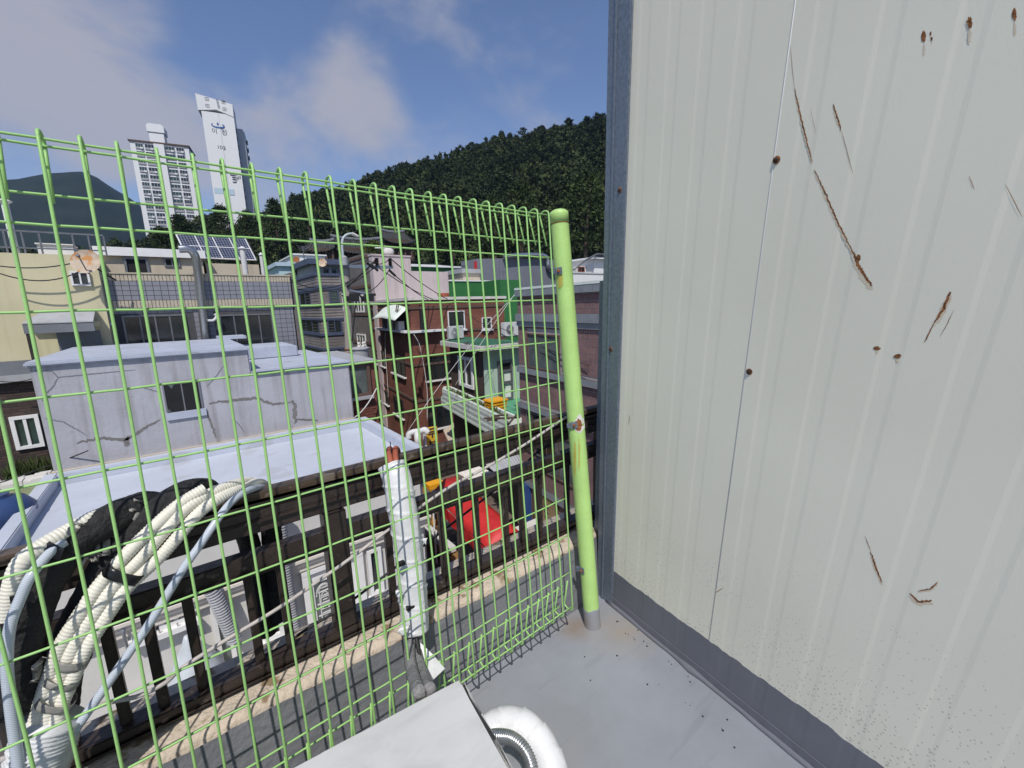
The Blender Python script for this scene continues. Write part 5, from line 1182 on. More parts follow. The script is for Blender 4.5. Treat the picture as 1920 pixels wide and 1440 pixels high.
# painted-over stains on the floor are in its material; grit lies on it
rr = random.Random(21); gm = MB()
GR = [(1178, 1158), (1190, 1166), (1170, 1151), (1160, 1166), (1157, 1166), (1173, 1188), (1178, 1190), (1190, 1200), (1188, 1196), (1207, 1203), (1213, 1212), (1214, 1206), (1047, 1208), (1096, 1232), (1157, 1230), (1254, 1240), (1259, 1246), (1107, 1276), (1214, 1284), (1235, 1284), (1294, 1279), (1290, 1269), (1340, 1310), (1285, 1318), (1296, 1318), (1294, 1323), (1353, 1366), (1355, 1370), (1364, 1350), (1377, 1402), (1318, 1344), (1196, 1182), (1153, 1138)]
for x, y in GR:
    p = at(x, y, Z=FZ); s_ = rr.uniform(.001, .0036); b = len(gm.v); n = 6
    top = [(p.x + math.cos(k * 1.047) * s_ * rr.uniform(.6, 1.3), p.y + math.sin(k * 1.047) * s_ * rr.uniform(.6, 1.3), FZ + .0005) for k in range(n)]
    gm.prism(top, (0, 0, s_ * .8))
gm.build('grit', M['grit'], kind='stuff')
# parapet kerb
pw_ = thing('parapet_kerb', 'low parapet with pitted beige concrete top and grey painted inner face', 'parapet', (0, 1.28, FZ))
pz = -1.035
m = MB(); nx = 260; x0, x1 = -3.0, 3.2
rows = [(1.20, FZ + .001), (1.20, pz - .012), (1.208, pz - .003), (1.225, pz), (1.30, pz + .002), (1.44, pz), (1.45, pz - .02), (1.45, FZ - .3)]
for i in range(nx + 1):
    x = x0 + (x1 - x0) * i / nx
    for j, (y, z) in enumerate(rows):
        q = Vector((x * 9, y * 9, z * 9)); w_ = .006 if 1 <= j <= 4 else .002
        m.v.append((x, y + noise.noise(q) * w_ * .8 + noise.noise(q * 6) * w_ * .35, z + noise.noise(q + Vector((5, 5, 5))) * w_ * .6))
nr_ = len(rows)
for i in range(nx):
    for j in range(nr_ - 1): q = i * nr_ + j; m.f.append([q, q + 1, q + nr_ + 1, q + nr_]); m.m.append(0)
m.build('kerb', M['concrete_beige'], pw_, smooth='all')
m = MB(); rr = random.Random(31)
for i in range(nx + 1):
    x = x0 + (x1 - x0) * i / nx; e_ = noise.noise(Vector((x * 7, 3, 0))) * .010 + noise.noise(Vector((x * 30, 8, 0))) * .004
    for j, (y, z) in enumerate(((1.1935, FZ + .0005), (1.1925, FZ + .10), (1.1925, -1.12), (1.193, pz - .016 + e_))):
        q = Vector((x * 9, j * 3.1, 0)); m.v.append((x, y - abs(noise.noise(q)) * .003, z))
for i in range(nx):
    for j in range(3): q = i * 4 + j; m.f.append([q, q + 1, q + 5, q + 4]); m.m.append(0)
m.build('paint_coat', M['parapet_gray'], pw_, smooth='all')
# ------------------------------------------------------------------ brown steel guard rail
RY = 1.31
gr = thing('guard_rail', 'dark brown steel guard rail with balusters along the roof edge', 'railing', (0, RY, pz))
zr = lambda y, x=600, Y=RY - .03: at(x, y, Y=Y).z
ztop, zh, zc = zr(884, 600, RY + .03), zr(924), zr(968); zm1, zm0 = zr(1003), zr(1041); zb1, zb0 = zr(1201), zr(1236)
X0, X1 = -2.6, 3.0
def bar(m, y0, y1, z0, z1): m.box(X0, X1, y0, y1, z0, z1); return m
bar(MB(), RY - .035, RY + .045, zh, ztop).build('top_rail', M['rail_top'], gr, bevel=.024, smooth=True)
m = MB(); bar(m, RY - .020, RY + .03, zc, zh - .002); bar(m, RY - .030, RY - .0205, zc + .030, zc + .042); m.build('channel', M['rail_brown'], gr, bevel=.004)
m = MB(); bar(m, RY - .024, RY + .024, zm0, zm1); bar(m, RY - .032, RY - .0245, zm0 + .012, zm0 + .024); m.build('mid_rail', M['rail_brown'], gr, bevel=.004)
m = MB(); bar(m, RY - .028, RY + .028, pz + .006, zb1); bar(m, RY - .036, RY - .0285, pz + .012, pz + .024); m.build('bottom_rail', M['rail_brown'], gr, bevel=.004)
bxs = [(30, 1340), (110, 1300), (212, 1250), (290, 1238), (362, 1190), (472, 1130), (533, 1110), (737, 1080), (832, 980), (865, 960), (895, 945), (951, 950), (982, 945), (1015, 925), (1067, 920)]
xs = [at(x, y, Y=RY - .015).x for x, y in bxs]; xs += [xs[-1] + .115 * k for k in range(1, 9)] + [min(xs) - .115 * k for k in range(1, 9)]
for x in xs:
    MB().box(x - .0115, x + .0115, RY - .011, RY + .011, zb1 + .001, zm0 - .001).build('baluster', M['rail_brown'], gr, bevel=.003)
for x in (at(638, 1090, Y=RY).x, at(638, 1090, Y=RY).x - 1.2, at(638, 1090, Y=RY).x + 1.25):
    MB().box(x - .032, x + .032, RY - .031, RY + .031, zb1 + .001, zc - .001).build('post', M['rail_brown'], gr, bevel=.004)

# ------------------------------------------------------------------ green mesh fence
def FPt(k, row, off=0.0):
    """point of the fence panel: wire k from the post, row of mesh, distance behind the front plane"""
    return Vector((KX(k) - .0005 * row, 1.167 - .0112 * row - .0018 * k + off, .313 - .1495 * row - off * .07))
meas = [1029, 1008, 987, 965.5, 942.2, 917.5, 892.8, 864.2, 836.6, 808, 773.3, 739.8, 704.8, 665.3, 620.5, 575, 526, 473, 417, 361, 293, 217, 147, 68]
kx = [at(x, 403 - (1029 - x) * .17, Y=1.166 - .0018 * i).x for i, x in enumerate(meas)]
def KX(k):
    i = int(math.floor(k))
    if k >= len(kx) - 1: return kx[-1] - .0545 * (k - len(kx) + 1)
    if k < 0: return kx[0] - k * .0545
    return kx[i] + (kx[i + 1] - kx[i]) * (k - i)
NK = 44
fn = thing('mesh_fence', 'bright green welded wire mesh fence panel with its round green end post', 'fence', (1.2, 1.07, FZ))
GM = M['fence_green']
def hook(k, bottom):
    s = 1 if not bottom else -1; r0 = 0.0 if not bottom else 10.0
    pts = []
    for th in range(0, 181, 30):
        a = R_(th); pts.append(FPt(k, r0, .023 - .023 * math.cos(a)) + Vector((0, 0, s * .013 * math.sin(a))))
    e = FPt(k, r0 + s * .72, .020)
    return pts + [pts[-1].lerp(e, .15), e]
rrw = random.Random(12)
for k in range(NK + 1):
    m = MB(); top = hook(k, False)[::-1]; bot = hook(k, True); jx = rrw.gauss(0, .0012) if k > 1 else 0
    midp = [FPt(k, r) + Vector((jx * math.sin(r * .9 + k), 0, 0)) for r in (1.2, 3, 5, 7, 8.8)]
    m.tube(top + midp + bot, .0030, 8)
    m.build('vertical_wire', GM, fn, smooth='all')
def hwire(row, off, k0=0.0, k1=NK, r=.0024):
    m = MB(); m.tube([FPt(k1 - (k1 - k0) * i / 40, row, off) + Vector((0, 0, rrw.gauss(0, .0006))) for i in range(41)], r, 8); m.build('horizontal_wire', GM, fn, smooth='all')
HR = .0062
for row in (1, 2, 3, 4, 5, 6, 7, 8, 9): hwire(row, HR, 0)
hwire(.03, HR, 0); hwire(.03, .046 - HR, .55); hwire(.62, .020 + HR, .35); hwire(9.97, HR, 0); hwire(9.97, .046 - HR, .55); hwire(9.38, .020 + HR, .35)
# post
pf, pt_ = at(1111, 1186, Y=1.085), at(1048, 403, Y=1.192); pf.z = FZ; pd = (pt_ - pf).normalized()
pm = MB(); pm.lathe(pf + pd * .085, pd, [(k / 24 * ((pt_ - pf).length - .085), .0335 + .0003 * math.sin(k * 2.1)) for k in range(25)], 28)
po = pm.build('post', M['fence_post'], fn, smooth=True)
MB().lathe(pt_ + pd * .0005, pd, [(-.03, .0345), (.0, .0352), (.008, .034), (.013, .028), (.018, .017), (.020, .001)], 28).build('cap', M['fence_post'], po, smooth='all')
MB().lathe(pt_ - pd * .0325, pd, [(0, .0340), (.0006, .0349), (.0024, .0349), (.003, .0340)], 28).build('cap_seam', M['rust'], po, smooth='all')
sl2 = MB(); sl2.lathe(pf - pd * .001, pd, [(-.02, .0352), (0, .0350), (.03, .0346), (.06, .0345), (.086, .0343), (.090, .0338)], 28); o = sl2.build('painted_foot', M['roof_floor'], po, smooth='all')
for v in o.data.vertices:
    if (v.co - pf).dot(pd) > .07: v.co += pd * noise.noise(v.co * 40) * .012
def on_post(px, py):
    """point on the side of the post that faces the eye"""
    v = Vector(ray(px, py)).normalized(); w = Vector((0, 0, 0)) - pf; a = v - pd * v.dot(pd); c = w - pd * w.dot(pd)
    A = a.dot(a); B = 2 * a.dot(c); C = c.dot(c) - .0338 ** 2; D = max(0, B * B - 4 * A * C); return v * ((-B - math.sqrt(D)) / (2 * A))
for i, (x, y) in enumerate(((1049, 508), (1077, 797), (1092, 1069))):
    p = on_post(x, y); nrm = (p - pf); nrm = (nrm - pd * nrm.dot(pd)).normalized(); u = pd.cross(nrm).normalized()
    m = MB(); q = p + nrm * .001
    m.quadbox([q - u * .014 - pd * .013, q + u * .012 - pd * .013, q + u * .012 - pd * .013 + nrm * .004, q - u * .014 - pd * .013 + nrm * .005, q - u * .014 + pd * .013, q + u * .012 + pd * .013, q + u * .012 + pd * .013 + nrm * .004, q - u * .014 + pd * .013 + nrm * .005])
    m.quadbox([q - u * .028 - pd * .010, q - u * .0145 - pd * .010, q - u * .0145 - pd * .010 + nrm * .012, q - u * .028 - pd * .010 + nrm * .010, q - u * .028 + pd * .010, q - u * .0145 + pd * .010, q - u * .0145 + pd * .010 + nrm * .012, q - u * .028 + pd * .010 + nrm * .010])
    o = m.build('clamp', M['galv'], fn, bevel=.0015); MB().lathe(q + nrm * .005, nrm, [(0, .0065), (.005, .0062), (.007, .003)], 6).build('bolt', M['rust'], o)
def post_patch(name, x, y, w, h, mk_, seed, parent):
    r = random.Random(seed); m = MB(); n = 22; b = len(m.v); c = None
    P = []
    for k in range(n):
        a = 6.283 * k / n; q = 1 + r.gauss(0, .10); P.append(on_post(x + math.cos(a) * w * q, y + math.sin(a) * h * q))
    c = on_post(x, y); f = lambda p: p + ((p - pf) - pd * (p - pf).dot(pd)).normalized() * .0009
    mid_ = [f(on_post(x + math.cos(6.283 * k / n) * w * .5, y + math.sin(6.283 * k / n) * h * .5)) for k in range(n)]
    m.v += [tuple(f(c))] + [tuple(q) for q in mid_] + [tuple(f(p)) for p in P]
    for k in range(n):
        k2 = (k + 1) % n; m.f += [[0, 1 + k, 1 + k2], [1 + k, 1 + n + k, 1 + n + k2, 1 + k2]]; m.m += [0, 0]
    return m.build(name, M[mk_], parent, smooth='all')
post_patch('peeled_paint', 1086, 796, 9, 17, 'off_white', 1, po)
o = post_patch('rust_patch', 1084, 797, 6.5, 12, 'rust', 2, po)
for v in o.data.vertices: v.co += (v.co - pf - pd * (v.co - pf).dot(pd)).normalized() * .0006
M['rust_run'] = mat('rust_run', (.40, .46, .10), .5, var=.12, scale=30, col2=(.40, .30, .07))
post_patch('rust_run', 1078, 858, 2.2, 36, 'rust_run', 3, po); post_patch('rust_run', 1086, 850, 1.6, 30, 'rust_run', 4, po); post_patch('rust_run', 1051, 528, 5, 13, 'rust_run', 5, po)
# left end post, just outside the picture
xe = KX(NK) - .04; MB().lathe(Vector((xe, 1.02, FZ)), Vector((0, .066, 1)), [(k / 10 * 1.68, .0335) for k in range(11)], 20).build('post', M['fence_post'], fn, smooth=True)

# ------------------------------------------------------------------ shed on the right
SA = Vector((-.133, -.991, 0)).normalized(); SB = Vector((-.109, -.107, .988)).normalized(); SN = SB.cross(SA).normalized()
if SN.x > 0: SN = -SN
SO = at(1124, 1113, Z=FZ) ; SF = Fac(SO, SA, SN, SB)
sh = thing('panel_shed', 'cream ribbed metal panel shed wall with rust scratches and a grey painted foot', 'shed', SO)
ae = SF.hit(1165, 560)[0]; aseam = SF.hit(1405, 640)[0]
def sheet(name, a0, a1, pitch, parent, mats):
    """micro-ribbed panel: shallow stepped ribs pressed in the sheet"""
    prof = [(a0, -.0008), (a0 + .0015, 0)]; a = a0 + pitch * .55
    while a < a1 - .03:
        prof += [(a - .022, 0), (a - .013, -.0005), (a + .013, -.0005), (a + .022, 0)]; a += pitch
    prof += [(a1 - .0015, 0), (a1, -.0008)]
    m = MB(); nb = 60
    for i, (a_, c) in enumerate(prof):
        for j in range(nb + 1): m.v.append(tuple(SF.p(a_, 3.3 * j / nb, c)))
    for i in range(len(prof) - 1):
        for j in range(nb): q = i * (nb + 1) + j; m.f.append([q, q + 1, q + nb + 2, q + nb + 1]); m.m.append(0)
    return m.build(name, mats, parent)
# cream sheet with the grey waterproofing brushed over its foot
cm = M['cream_panel']; t_ = cm.node_tree; bs = t_.nodes['Principled BSDF']
SPm = bpy.data.materials.new('shed_panel'); SPm.use_nodes = True; t_ = SPm.node_tree; bs = t_.nodes['Principled BSDF']; bs.inputs['Roughness'].default_value = .5; bs.inputs['Specular IOR Level'].default_value = .25
tc = N(t_, 'ShaderNodeTexCoord'); sx = N(t_, 'ShaderNodeSeparateXYZ'); 
vm = N(t_, 'ShaderNodeVectorMath', operation='SUBTRACT'); vm.inputs[1].default_value = SO; t_.links.new(tc.outputs['Object'], vm.inputs[0])
dt_ = N(t_, 'ShaderNodeVectorMath', operation='DOT_PRODUCT'); t_.links.new(vm.outputs[0], dt_.inputs[0]); dt_.inputs[1].default_value = (0, 0, 1 / SB.z)
nz = N(t_, 'ShaderNodeTexNoise'); nz.inputs['Scale'].default_value = 14; nz.inputs['Detail'].default_value = 5; t_.links.new(tc.outputs['Object'], nz.inputs['Vector'])
ma = N(t_, 'ShaderNodeMath', operation='MULTIPLY_ADD'); t_.links.new(nz.outputs['Fac'], ma.inputs[0]); ma.inputs[1].default_value = .035; t_.links.new(dt_.outputs['Value'], ma.inputs[2])
gt2 = N(t_, 'ShaderNodeMath', operation='LESS_THAN'); t_.links.new(ma.outputs[0], gt2.inputs[0]); gt2.inputs[1].default_value = .205
n2 = N(t_, 'ShaderNodeTexNoise'); n2.inputs['Scale'].default_value = 1.6; n2.inputs['Detail'].default_value = 7; t_.links.new(tc.outputs['Object'], n2.inputs['Vector'])
rp = N(t_, 'ShaderNodeValToRGB'); rp.color_ramp.elements[0].position = .35; rp.color_ramp.elements[0].color = (.75, .72, .61, 1); rp.color_ramp.elements[1].position = .7; rp.color_ramp.elements[1].color = (.81, .78, .665, 1); t_.links.new(n2.outputs['Fac'], rp.inputs[0])
# mould and dirt specks, thicker towards the foot
vo = N(t_, 'ShaderNodeTexVoronoi'); vo.inputs['Scale'].default_value = 95; t_.links.new(tc.outputs['Object'], vo.inputs['Vector'])
n4 = N(t_, 'ShaderNodeTexNoise'); n4.inputs['Scale'].default_value = 5; n4.inputs['Detail'].default_value = 3; t_.links.new(tc.outputs['Object'], n4.inputs['Vector'])
hr = N(t_, 'ShaderNodeMapRange'); t_.links.new(dt_.outputs['Value'], hr.inputs[0]); hr.inputs[1].default_value = .19; hr.inputs[2].default_value = .95; hr.inputs[3].default_value = .46; hr.inputs[4].default_value = .0
mu = N(t_, 'ShaderNodeMath', operation='MULTIPLY'); t_.links.new(hr.outputs[0], mu.inputs[0]); t_.links.new(n4.outputs['Fac'], mu.inputs[1])
lt = N(t_, 'ShaderNodeMath', operation='LESS_THAN'); t_.links.new(vo.outputs['Distance'], lt.inputs[0]); t_.links.new(mu.outputs[0], lt.inputs[1])
sp_ = N(t_, 'ShaderNodeMix', data_type='RGBA'); lk = N(t_, 'ShaderNodeMath', operation='MULTIPLY'); t_.links.new(lt.outputs[0], lk.inputs[0]); lk.inputs[1].default_value = .42; t_.links.new(lk.outputs[0], sp_.inputs[0]); t_.links.new(rp.outputs[0], sp_.inputs[6]); sp_.inputs[7].default_value = (.17, .16, .135, 1)
n5 = N(t_, 'ShaderNodeTexNoise'); n5.inputs['Scale'].default_value = 7; n5.inputs['Detail'].default_value = 6; t_.links.new(tc.outputs['Object'], n5.inputs['Vector'])
r5 = N(t_, 'ShaderNodeValToRGB'); r5.color_ramp.elements[0].color = (.135, .142, .168, 1); r5.color_ramp.elements[1].color = (.185, .19, .215, 1); t_.links.new(n5.outputs['Fac'], r5.inputs[0])
fx = N(t_, 'ShaderNodeMix', data_type='RGBA'); t_.links.new(gt2.outputs[0], fx.inputs[0]); t_.links.new(sp_.outputs[2], fx.inputs[6]); t_.links.new(r5.outputs[0], fx.inputs[7]); t_.links.new(fx.outputs[2], bs.inputs['Base Color'])
nb_ = N(t_, 'ShaderNodeTexNoise'); nb_.inputs['Scale'].default_value = 260; nb_.inputs['Detail'].default_value = 2; t_.links.new(tc.outputs['Object'], nb_.inputs['Vector'])
bp = N(t_, 'ShaderNodeBump'); bp.inputs['Strength'].default_value = .05; bp.inputs['Distance'].default_value = .003; t_.links.new(nb_.outputs['Fac'], bp.inputs['Height']); t_.links.new(bp.outputs[0], bs.inputs['Normal'])
PITCH = .104
sheet('wall_panel', ae, aseam - .0001, PITCH, sh, SPm); sheet('wall_panel', aseam + .0001, aseam + 1.0, .118, sh, SPm); sheet('wall_panel', aseam + 1.003, aseam + 3.0, .118, sh, SPm)
MB().quadbox([SF.p(ae, 0, -.006), SF.p(aseam + 3.0, 0, -.006), SF.p(aseam + 3, 0, -.1), SF.p(ae, 0, -.1), SF.p(ae, 3.3, -.006), SF.p(aseam + 3, 3.3, -.006), SF.p(aseam + 3, 3.3, -.1), SF.p(ae, 3.3, -.1)]).build('panel_core', M['mid_gray'], sh)
MB().tube([SF.p(aseam, .19, -.0002), SF.p(aseam, 3.3, -.0002)], .0013, 8).build('seam_bead', M['white_paint'], sh, smooth='all')
# corner flashings
x0_ = SF.hit(1134, 560)[0]
MB().quadbox([SF.p(x0_, -.05, .012), SF.p(ae + .012, -.05, .012), SF.p(ae + .012, -.05, .002), SF.p(x0_, -.05, -.12), SF.p(x0_, 3.3, .012), SF.p(ae + .012, 3.3, .012), SF.p(ae + .012, 3.3, .002), SF.p(x0_, 3.3, -.12)]).build('corner_flashing', M['galv'], sh, bevel=.003)
MB().quadbox([SF.p(x0_ + (ae - x0_) * .42, -.05, .0125), SF.p(x0_ + (ae - x0_) * .50, -.05, .0125), SF.p(x0_ + (ae - x0_) * .50, -.05, .017), SF.p(x0_ + (ae - x0_) * .42, -.05, .017), SF.p(x0_ + (ae - x0_) * .42, 3.3, .0125), SF.p(x0_ + (ae - x0_) * .5, 3.3, .0125), SF.p(x0_ + (ae - x0_) * .5, 3.3, .017), SF.p(x0_ + (ae - x0_) * .42, 3.3, .017)]).build('flashing_fold', M['galv'], sh)
x1_ = SF.hit(1112, 640)[0]; zt_ = SF.hit(1118, 528)[1]
MB().quadbox([SF.p(x1_, -.2, -.02), SF.p(x0_ - .002, -.2, -.02), SF.p(x0_ - .002, -.2, -.12), SF.p(x1_, -.2, -.12), SF.p(x1_ + .01, zt_, -.02), SF.p(x0_ - .002, zt_, -.02), SF.p(x0_ - .002, zt_, -.12), SF.p(x1_ + .01, zt_, -.12)]).build('edge_flashing', M['galv'], sh)
# foot bead of sealant
P = [SF.p(ae - .02 + .05 * i, .012, .007) for i in range(70)]; P = [Vector((p.x + rrw.gauss(0, .0008), p.y, FZ + .005 + rrw.gauss(0, .0008))) for p in P]
MB().tube(P, [.0095 + .0015 * math.sin(i * .9) + (.006 if i in (9, 24) else 0) for i in range(len(P))], 8).build('sealant_bead', M['base_gray'], sh, smooth='all')
MB().quadbox([SF.p(ae, -.0, .003), SF.p(aseam + 3, -.0, .003), SF.p(aseam + 3, -.0, .006), SF.p(ae, 0, .006), SF.p(ae, .045, .001), SF.p(aseam + 3, .045, .001), SF.p(aseam + 3, .045, .0035), SF.p(ae, .045, .0035)]).build('foot_strip', M['base_gray'], sh)
def px2sf(pts): return [SF.hit(x, y) for x, y in pts]
rs = [([(1490, 165), (1503, 225), (1523, 305)], .0042), ([(1527, 318), (1540, 345), (1568, 410), (1600, 475)], .0045), ([(1598, 470), (1608, 492), (1620, 515), (1637, 537)], .0085), ([(1482, 85), (1486, 130), (1490, 167)], .0012), ([(1562, 195), (1578, 245)], .004), ([(1578, 245), (1600, 328)], .0014),
      ([(1783, 545), (1768, 580), (1752, 605)], .008), ([(1752, 605), (1733, 643)], .0035), ([(1788, 582), (1775, 610), (1762, 632)], .0013), ([(1633, 1035), (1642, 1062), (1654, 1094)], .006), ([(1622, 1005), (1634, 1036)], .002), ([(1706, 1112), (1722, 1128), (1752, 1126)], .008), ([(1722, 1108), (1745, 1104), (1760, 1090)], .004),
      ([(1181, 778), (1179, 796)], .003), ([(1341, 1112), (1350, 1106), (1357, 1102)], .003), ([(1817, 330), (1828, 358)], .0012), ([(1885, 345), (1918, 410)], .0012), ([(1520, 205), (1530, 250)], .0008)]
M['rust_halo'] = mat('rust_halo', (.70, .615, .49), .5, var=.08, scale=70, col2=(.64, .52, .37))
for i, (pts, w_) in enumerate(rs):
    if w_ > .0035: strip(SF, [(a, b - w_ * .8) for a, b in px2sf(pts)], w_ * .62, .00025, 300 + i, .9, step=.004).build('rust_halo', M['rust_halo'], sh)
for i, (pts, w_) in enumerate(rs): strip(SF, px2sf(pts), w_ * (.40 if len(pts) > 2 or w_ < .007 else .5), .0005, 100 + i, .45, step=.003).build('rust_streak', M['rust'], sh)
def rust_blob(x, y, w, h, seed):
    r = random.Random(seed); m = MB(); n = 26; P = []
    for k in range(n):
        q = 1 + r.gauss(0, .13); a, b = SF.hit(x + math.cos(6.283 * k / n) * w * q, y + math.sin(6.283 * k / n) * h * q); P.append((a, b))
    c = SF.hit(x, y); m.v = [tuple(SF.p(*c, .0005))] + [tuple(SF.p(a, b, .0004)) for a, b in P]
    for k in range(n): m.f.append([0, 1 + k, 1 + (k + 1) % n]); m.m.append(0)
    m.build('rust_spot', M['rust'], sh)
    a, b = SF.hit(x, y + h * 1.2); a2, b2 = SF.hit(x, y + h * 3.4); strip(SF, [(a, b), (a2, b2)], w * .00045, .0002, seed + 50, .5, step=.004).build('rust_run', M['rust_halo'], sh)
for i, q in enumerate(((1732, 69, 4.5, 11), (1745, 63, 1.6, 4), (1747, 73, 1.8, 4), (1818, 42, 5, 12), (1902, 28, 4.5, 12), (1644, 653, 7, 3.5), (1683, 668, 7, 4), (1610, 483, 4, 6))): rust_blob(*q, 500 + i)
for i, (x, y) in enumerate(((1456, 300), (1405, 697), (1167, 357), (1150, 654))):
    a, b = SF.hit(x, y); c0 = .0005 if i < 2 else .0125
    o = MB().lathe(SF.p(a, b, c0), SN, [(0, .0055), (.003, .0055), (.005, .002)], 6).build('screw', M['grit'], sh)
    MB().lathe(SF.p(a, b, c0), SN, [(0, .009), (.001, .008)], 14).build('screw_rust', M['rust'], o)
# shed sides and roof, out of the picture
B_ = MB(); q = [SF.p(ae, 0, -.101), SF.p(aseam + 3, 0, -.101), SF.p(aseam + 3, 0, -2.6), SF.p(ae, 0, -2.6)]; q = [Vector((p.x, p.y, FZ)) for p in q]
B_.prism(q, SB * 3.3); B_.build('shed_body', M['cream_panel'], sh); 

# ------------------------------------------------------------------ air conditioner unit in front
ac = thing('outdoor_unit', 'white outdoor air conditioner unit in the foreground with a smooth dusty lid', 'air conditioner', (0, .5, FZ))
az2 = -.80; ux = Vector((.992, -.125, 0)).normalized(); c1 = at(866, 1262, Z=az2); a7 = at(520, 1443, Z=az2); ux = (c1 - a7).normalized(); ux.z = 0; ux.normalize(); uy = (at(885, 1300, Z=az2) - at(968, 1445, Z=az2)); uy.z = 0; uy.normalize()
def acb(l0, l1, d0, d1, z0, z1): return [Vector((c1.x, c1.y, z)) - ux * l + -uy * d for z in (z0, z1) for l, d in ((l1, d0), (l0, d0), (l0, d1), (l1, d1))]
m = MB(); m.quadbox(acb(.006, .83, .006, .315, FZ + .05, az2 - .028)); m.build('casing', M['white_plastic'], ac, bevel=.02, smooth=True)
lm_ = mat('lid_plastic', (.52, .52, .52), .5, var=.05, scale=4, bump=.04, bscale=12); tl = lm_.node_tree; bl = tl.nodes['Principled BSDF']; src = bl.inputs['Base Color'].links[0].from_socket
tcl = N(tl, 'ShaderNodeTexCoord'); mpl = N(tl, 'ShaderNodeMapping'); mpl.inputs['Location'].default_value = (-.1, -.45, .8); tl.links.new(tcl.outputs['Object'], mpl.inputs[0])
nl_ = N(tl, 'ShaderNodeTexNoise'); nl_.inputs['Scale'].default_value = 5; nl_.inputs['Detail'].default_value = 7; nl_.inputs['Distortion'].default_value = 2.2; mpl.inputs['Scale'].default_value = (1, 2.6, 1); mpl.inputs['Rotation'].default_value = (0, 0, .6); tl.links.new(mpl.outputs[0], nl_.inputs['Vector'])
rl_ = N(tl, 'ShaderNodeValToRGB'); rl_.color_ramp.elements[0].position = .45; rl_.color_ramp.elements[0].color = (1, 1, 1, 1); rl_.color_ramp.elements[1].position = .68; rl_.color_ramp.elements[1].color = (.90, .895, .88, 1); tl.links.new(nl_.outputs['Fac'], rl_.inputs[0])
xl_ = N(tl, 'ShaderNodeMix', data_type='RGBA', blend_type='MULTIPLY'); xl_.inputs[0].default_value = 1; tl.links.new(src, xl_.inputs[6]); tl.links.new(rl_.outputs[0], xl_.inputs[7]); tl.links.new(xl_.outputs[2], bl.inputs['Base Color'])
m = MB(); m.quadbox(acb(0, .836, 0, .32, az2 - .027, az2)); lid = m.build('lid', lm_, ac, bevel=.018, smooth=True)
for l in (.12, .66): MB().quadbox(acb(l, l + .06, .0, .32, FZ + .001, FZ + .049)).build('foot', M['steel_gray'], ac)
G = Fac(c1 - uy * .32 - ux * .33 + Vector((0, 0, -.27)), ux, -uy); g = G.p(0, 0, -.003); m = MB()
for k in range(8): m.tube([g + (G.u * math.cos(x) + Vector((0, 0, 1)) * math.sin(x)) * (.03 + .026 * k) + G.n * .01 for x in [i * math.pi / 14 for i in range(29)]], .0025, 4, caps=False)
for k in range(12): x = k * math.pi / 6; m.tube([g + G.n * .01, g + G.n * .01 + (G.u * math.cos(x) + Vector((0, 0, 1)) * math.sin(x)) * .215], .0025, 4)
m.build('fan_grille', M['light_gray'], ac)

# taped pipe rising behind it over the rail
def tape_tube(pts3, r, turn, jag, seed, seg=26, step=.004):
    P = resample(smoothpath(pts3, 12), step); m = MB(); rad = []
    m.tube(P, lambda i: r, seg); n = len(P)
    for i in range(n):
        c = P[i]
        for k in range(seg):
            v = Vector(m.v[i * seg + k]); d = (v - c).normalized(); s = i * step / turn + k / seg * .9
            fr = s - math.floor(s); w = .055 * r * (1 - fr) + .07 * r * noise.noise(v * 16 + Vector((seed, 0, 0))) + .025 * r * noise.noise(v * 60)
            if fr < .06: w += jag * r
            m.v[i * seg + k] = tuple(c + d * (r + w))
    return m
tpx = [(735, 872, 1.262), (747, 910, 1.225), (757, 970, 1.20), (768, 1040, 1.185), (774, 1100, 1.17), (777, 1150, 1.155), (778, 1182, 1.145)]
tpp = [at(x, y, Y=Y) for x, y, Y in tpx]
tw_ = thing('taped_pipe', 'pipe wrapped in ragged white tape climbing over the guard rail', 'pipe', tpp[-1])
tape_tube(tpp, .043, .075, .08, 1).build('tape_wrap', M['tape_white'], tw_, smooth='all')
rr = random.Random(17)
for i, (x, y, Y, s_) in enumerate(((738, 880, 1.215, .024), (765, 905, 1.20, .022), (742, 935, 1.185, .018), (757, 1180, 1.115, .022), (748, 1110, 1.135, .014), (796, 1012, 1.15, .014))):
    p = at(x, y, Y=Y); m = MB(); n = 5
    ex_, ez_ = Vector((rr.uniform(.5, 1), rr.uniform(-.4, .2), rr.uniform(-.3, .3))) * s_, Vector((rr.uniform(-.3, .3), rr.uniform(-.3, 0), -1.3)) * s_
    for a in range(n):
        for b in range(n):
            u, v = a / (n - 1) - .5, b / (n - 1) - .2; m.v.append(tuple(p + ex_ * u * 1.6 * (1.1 - v * rr.uniform(.5, 1)) + ez_ * v + Vector((0, -.006 * math.sin(u * 5 + v * 3), 0))))
    for a in range(n - 1):
        for b in range(n - 1): q = a * n + b; m.f.append([q, q + 1, q + n + 1, q + n]); m.m.append(0)
    o = m.build('tape_flap', M['tape_white'], tw_, smooth='all'); sm = o.modifiers.new('t', 'SOLIDIFY'); sm.thickness = .0012
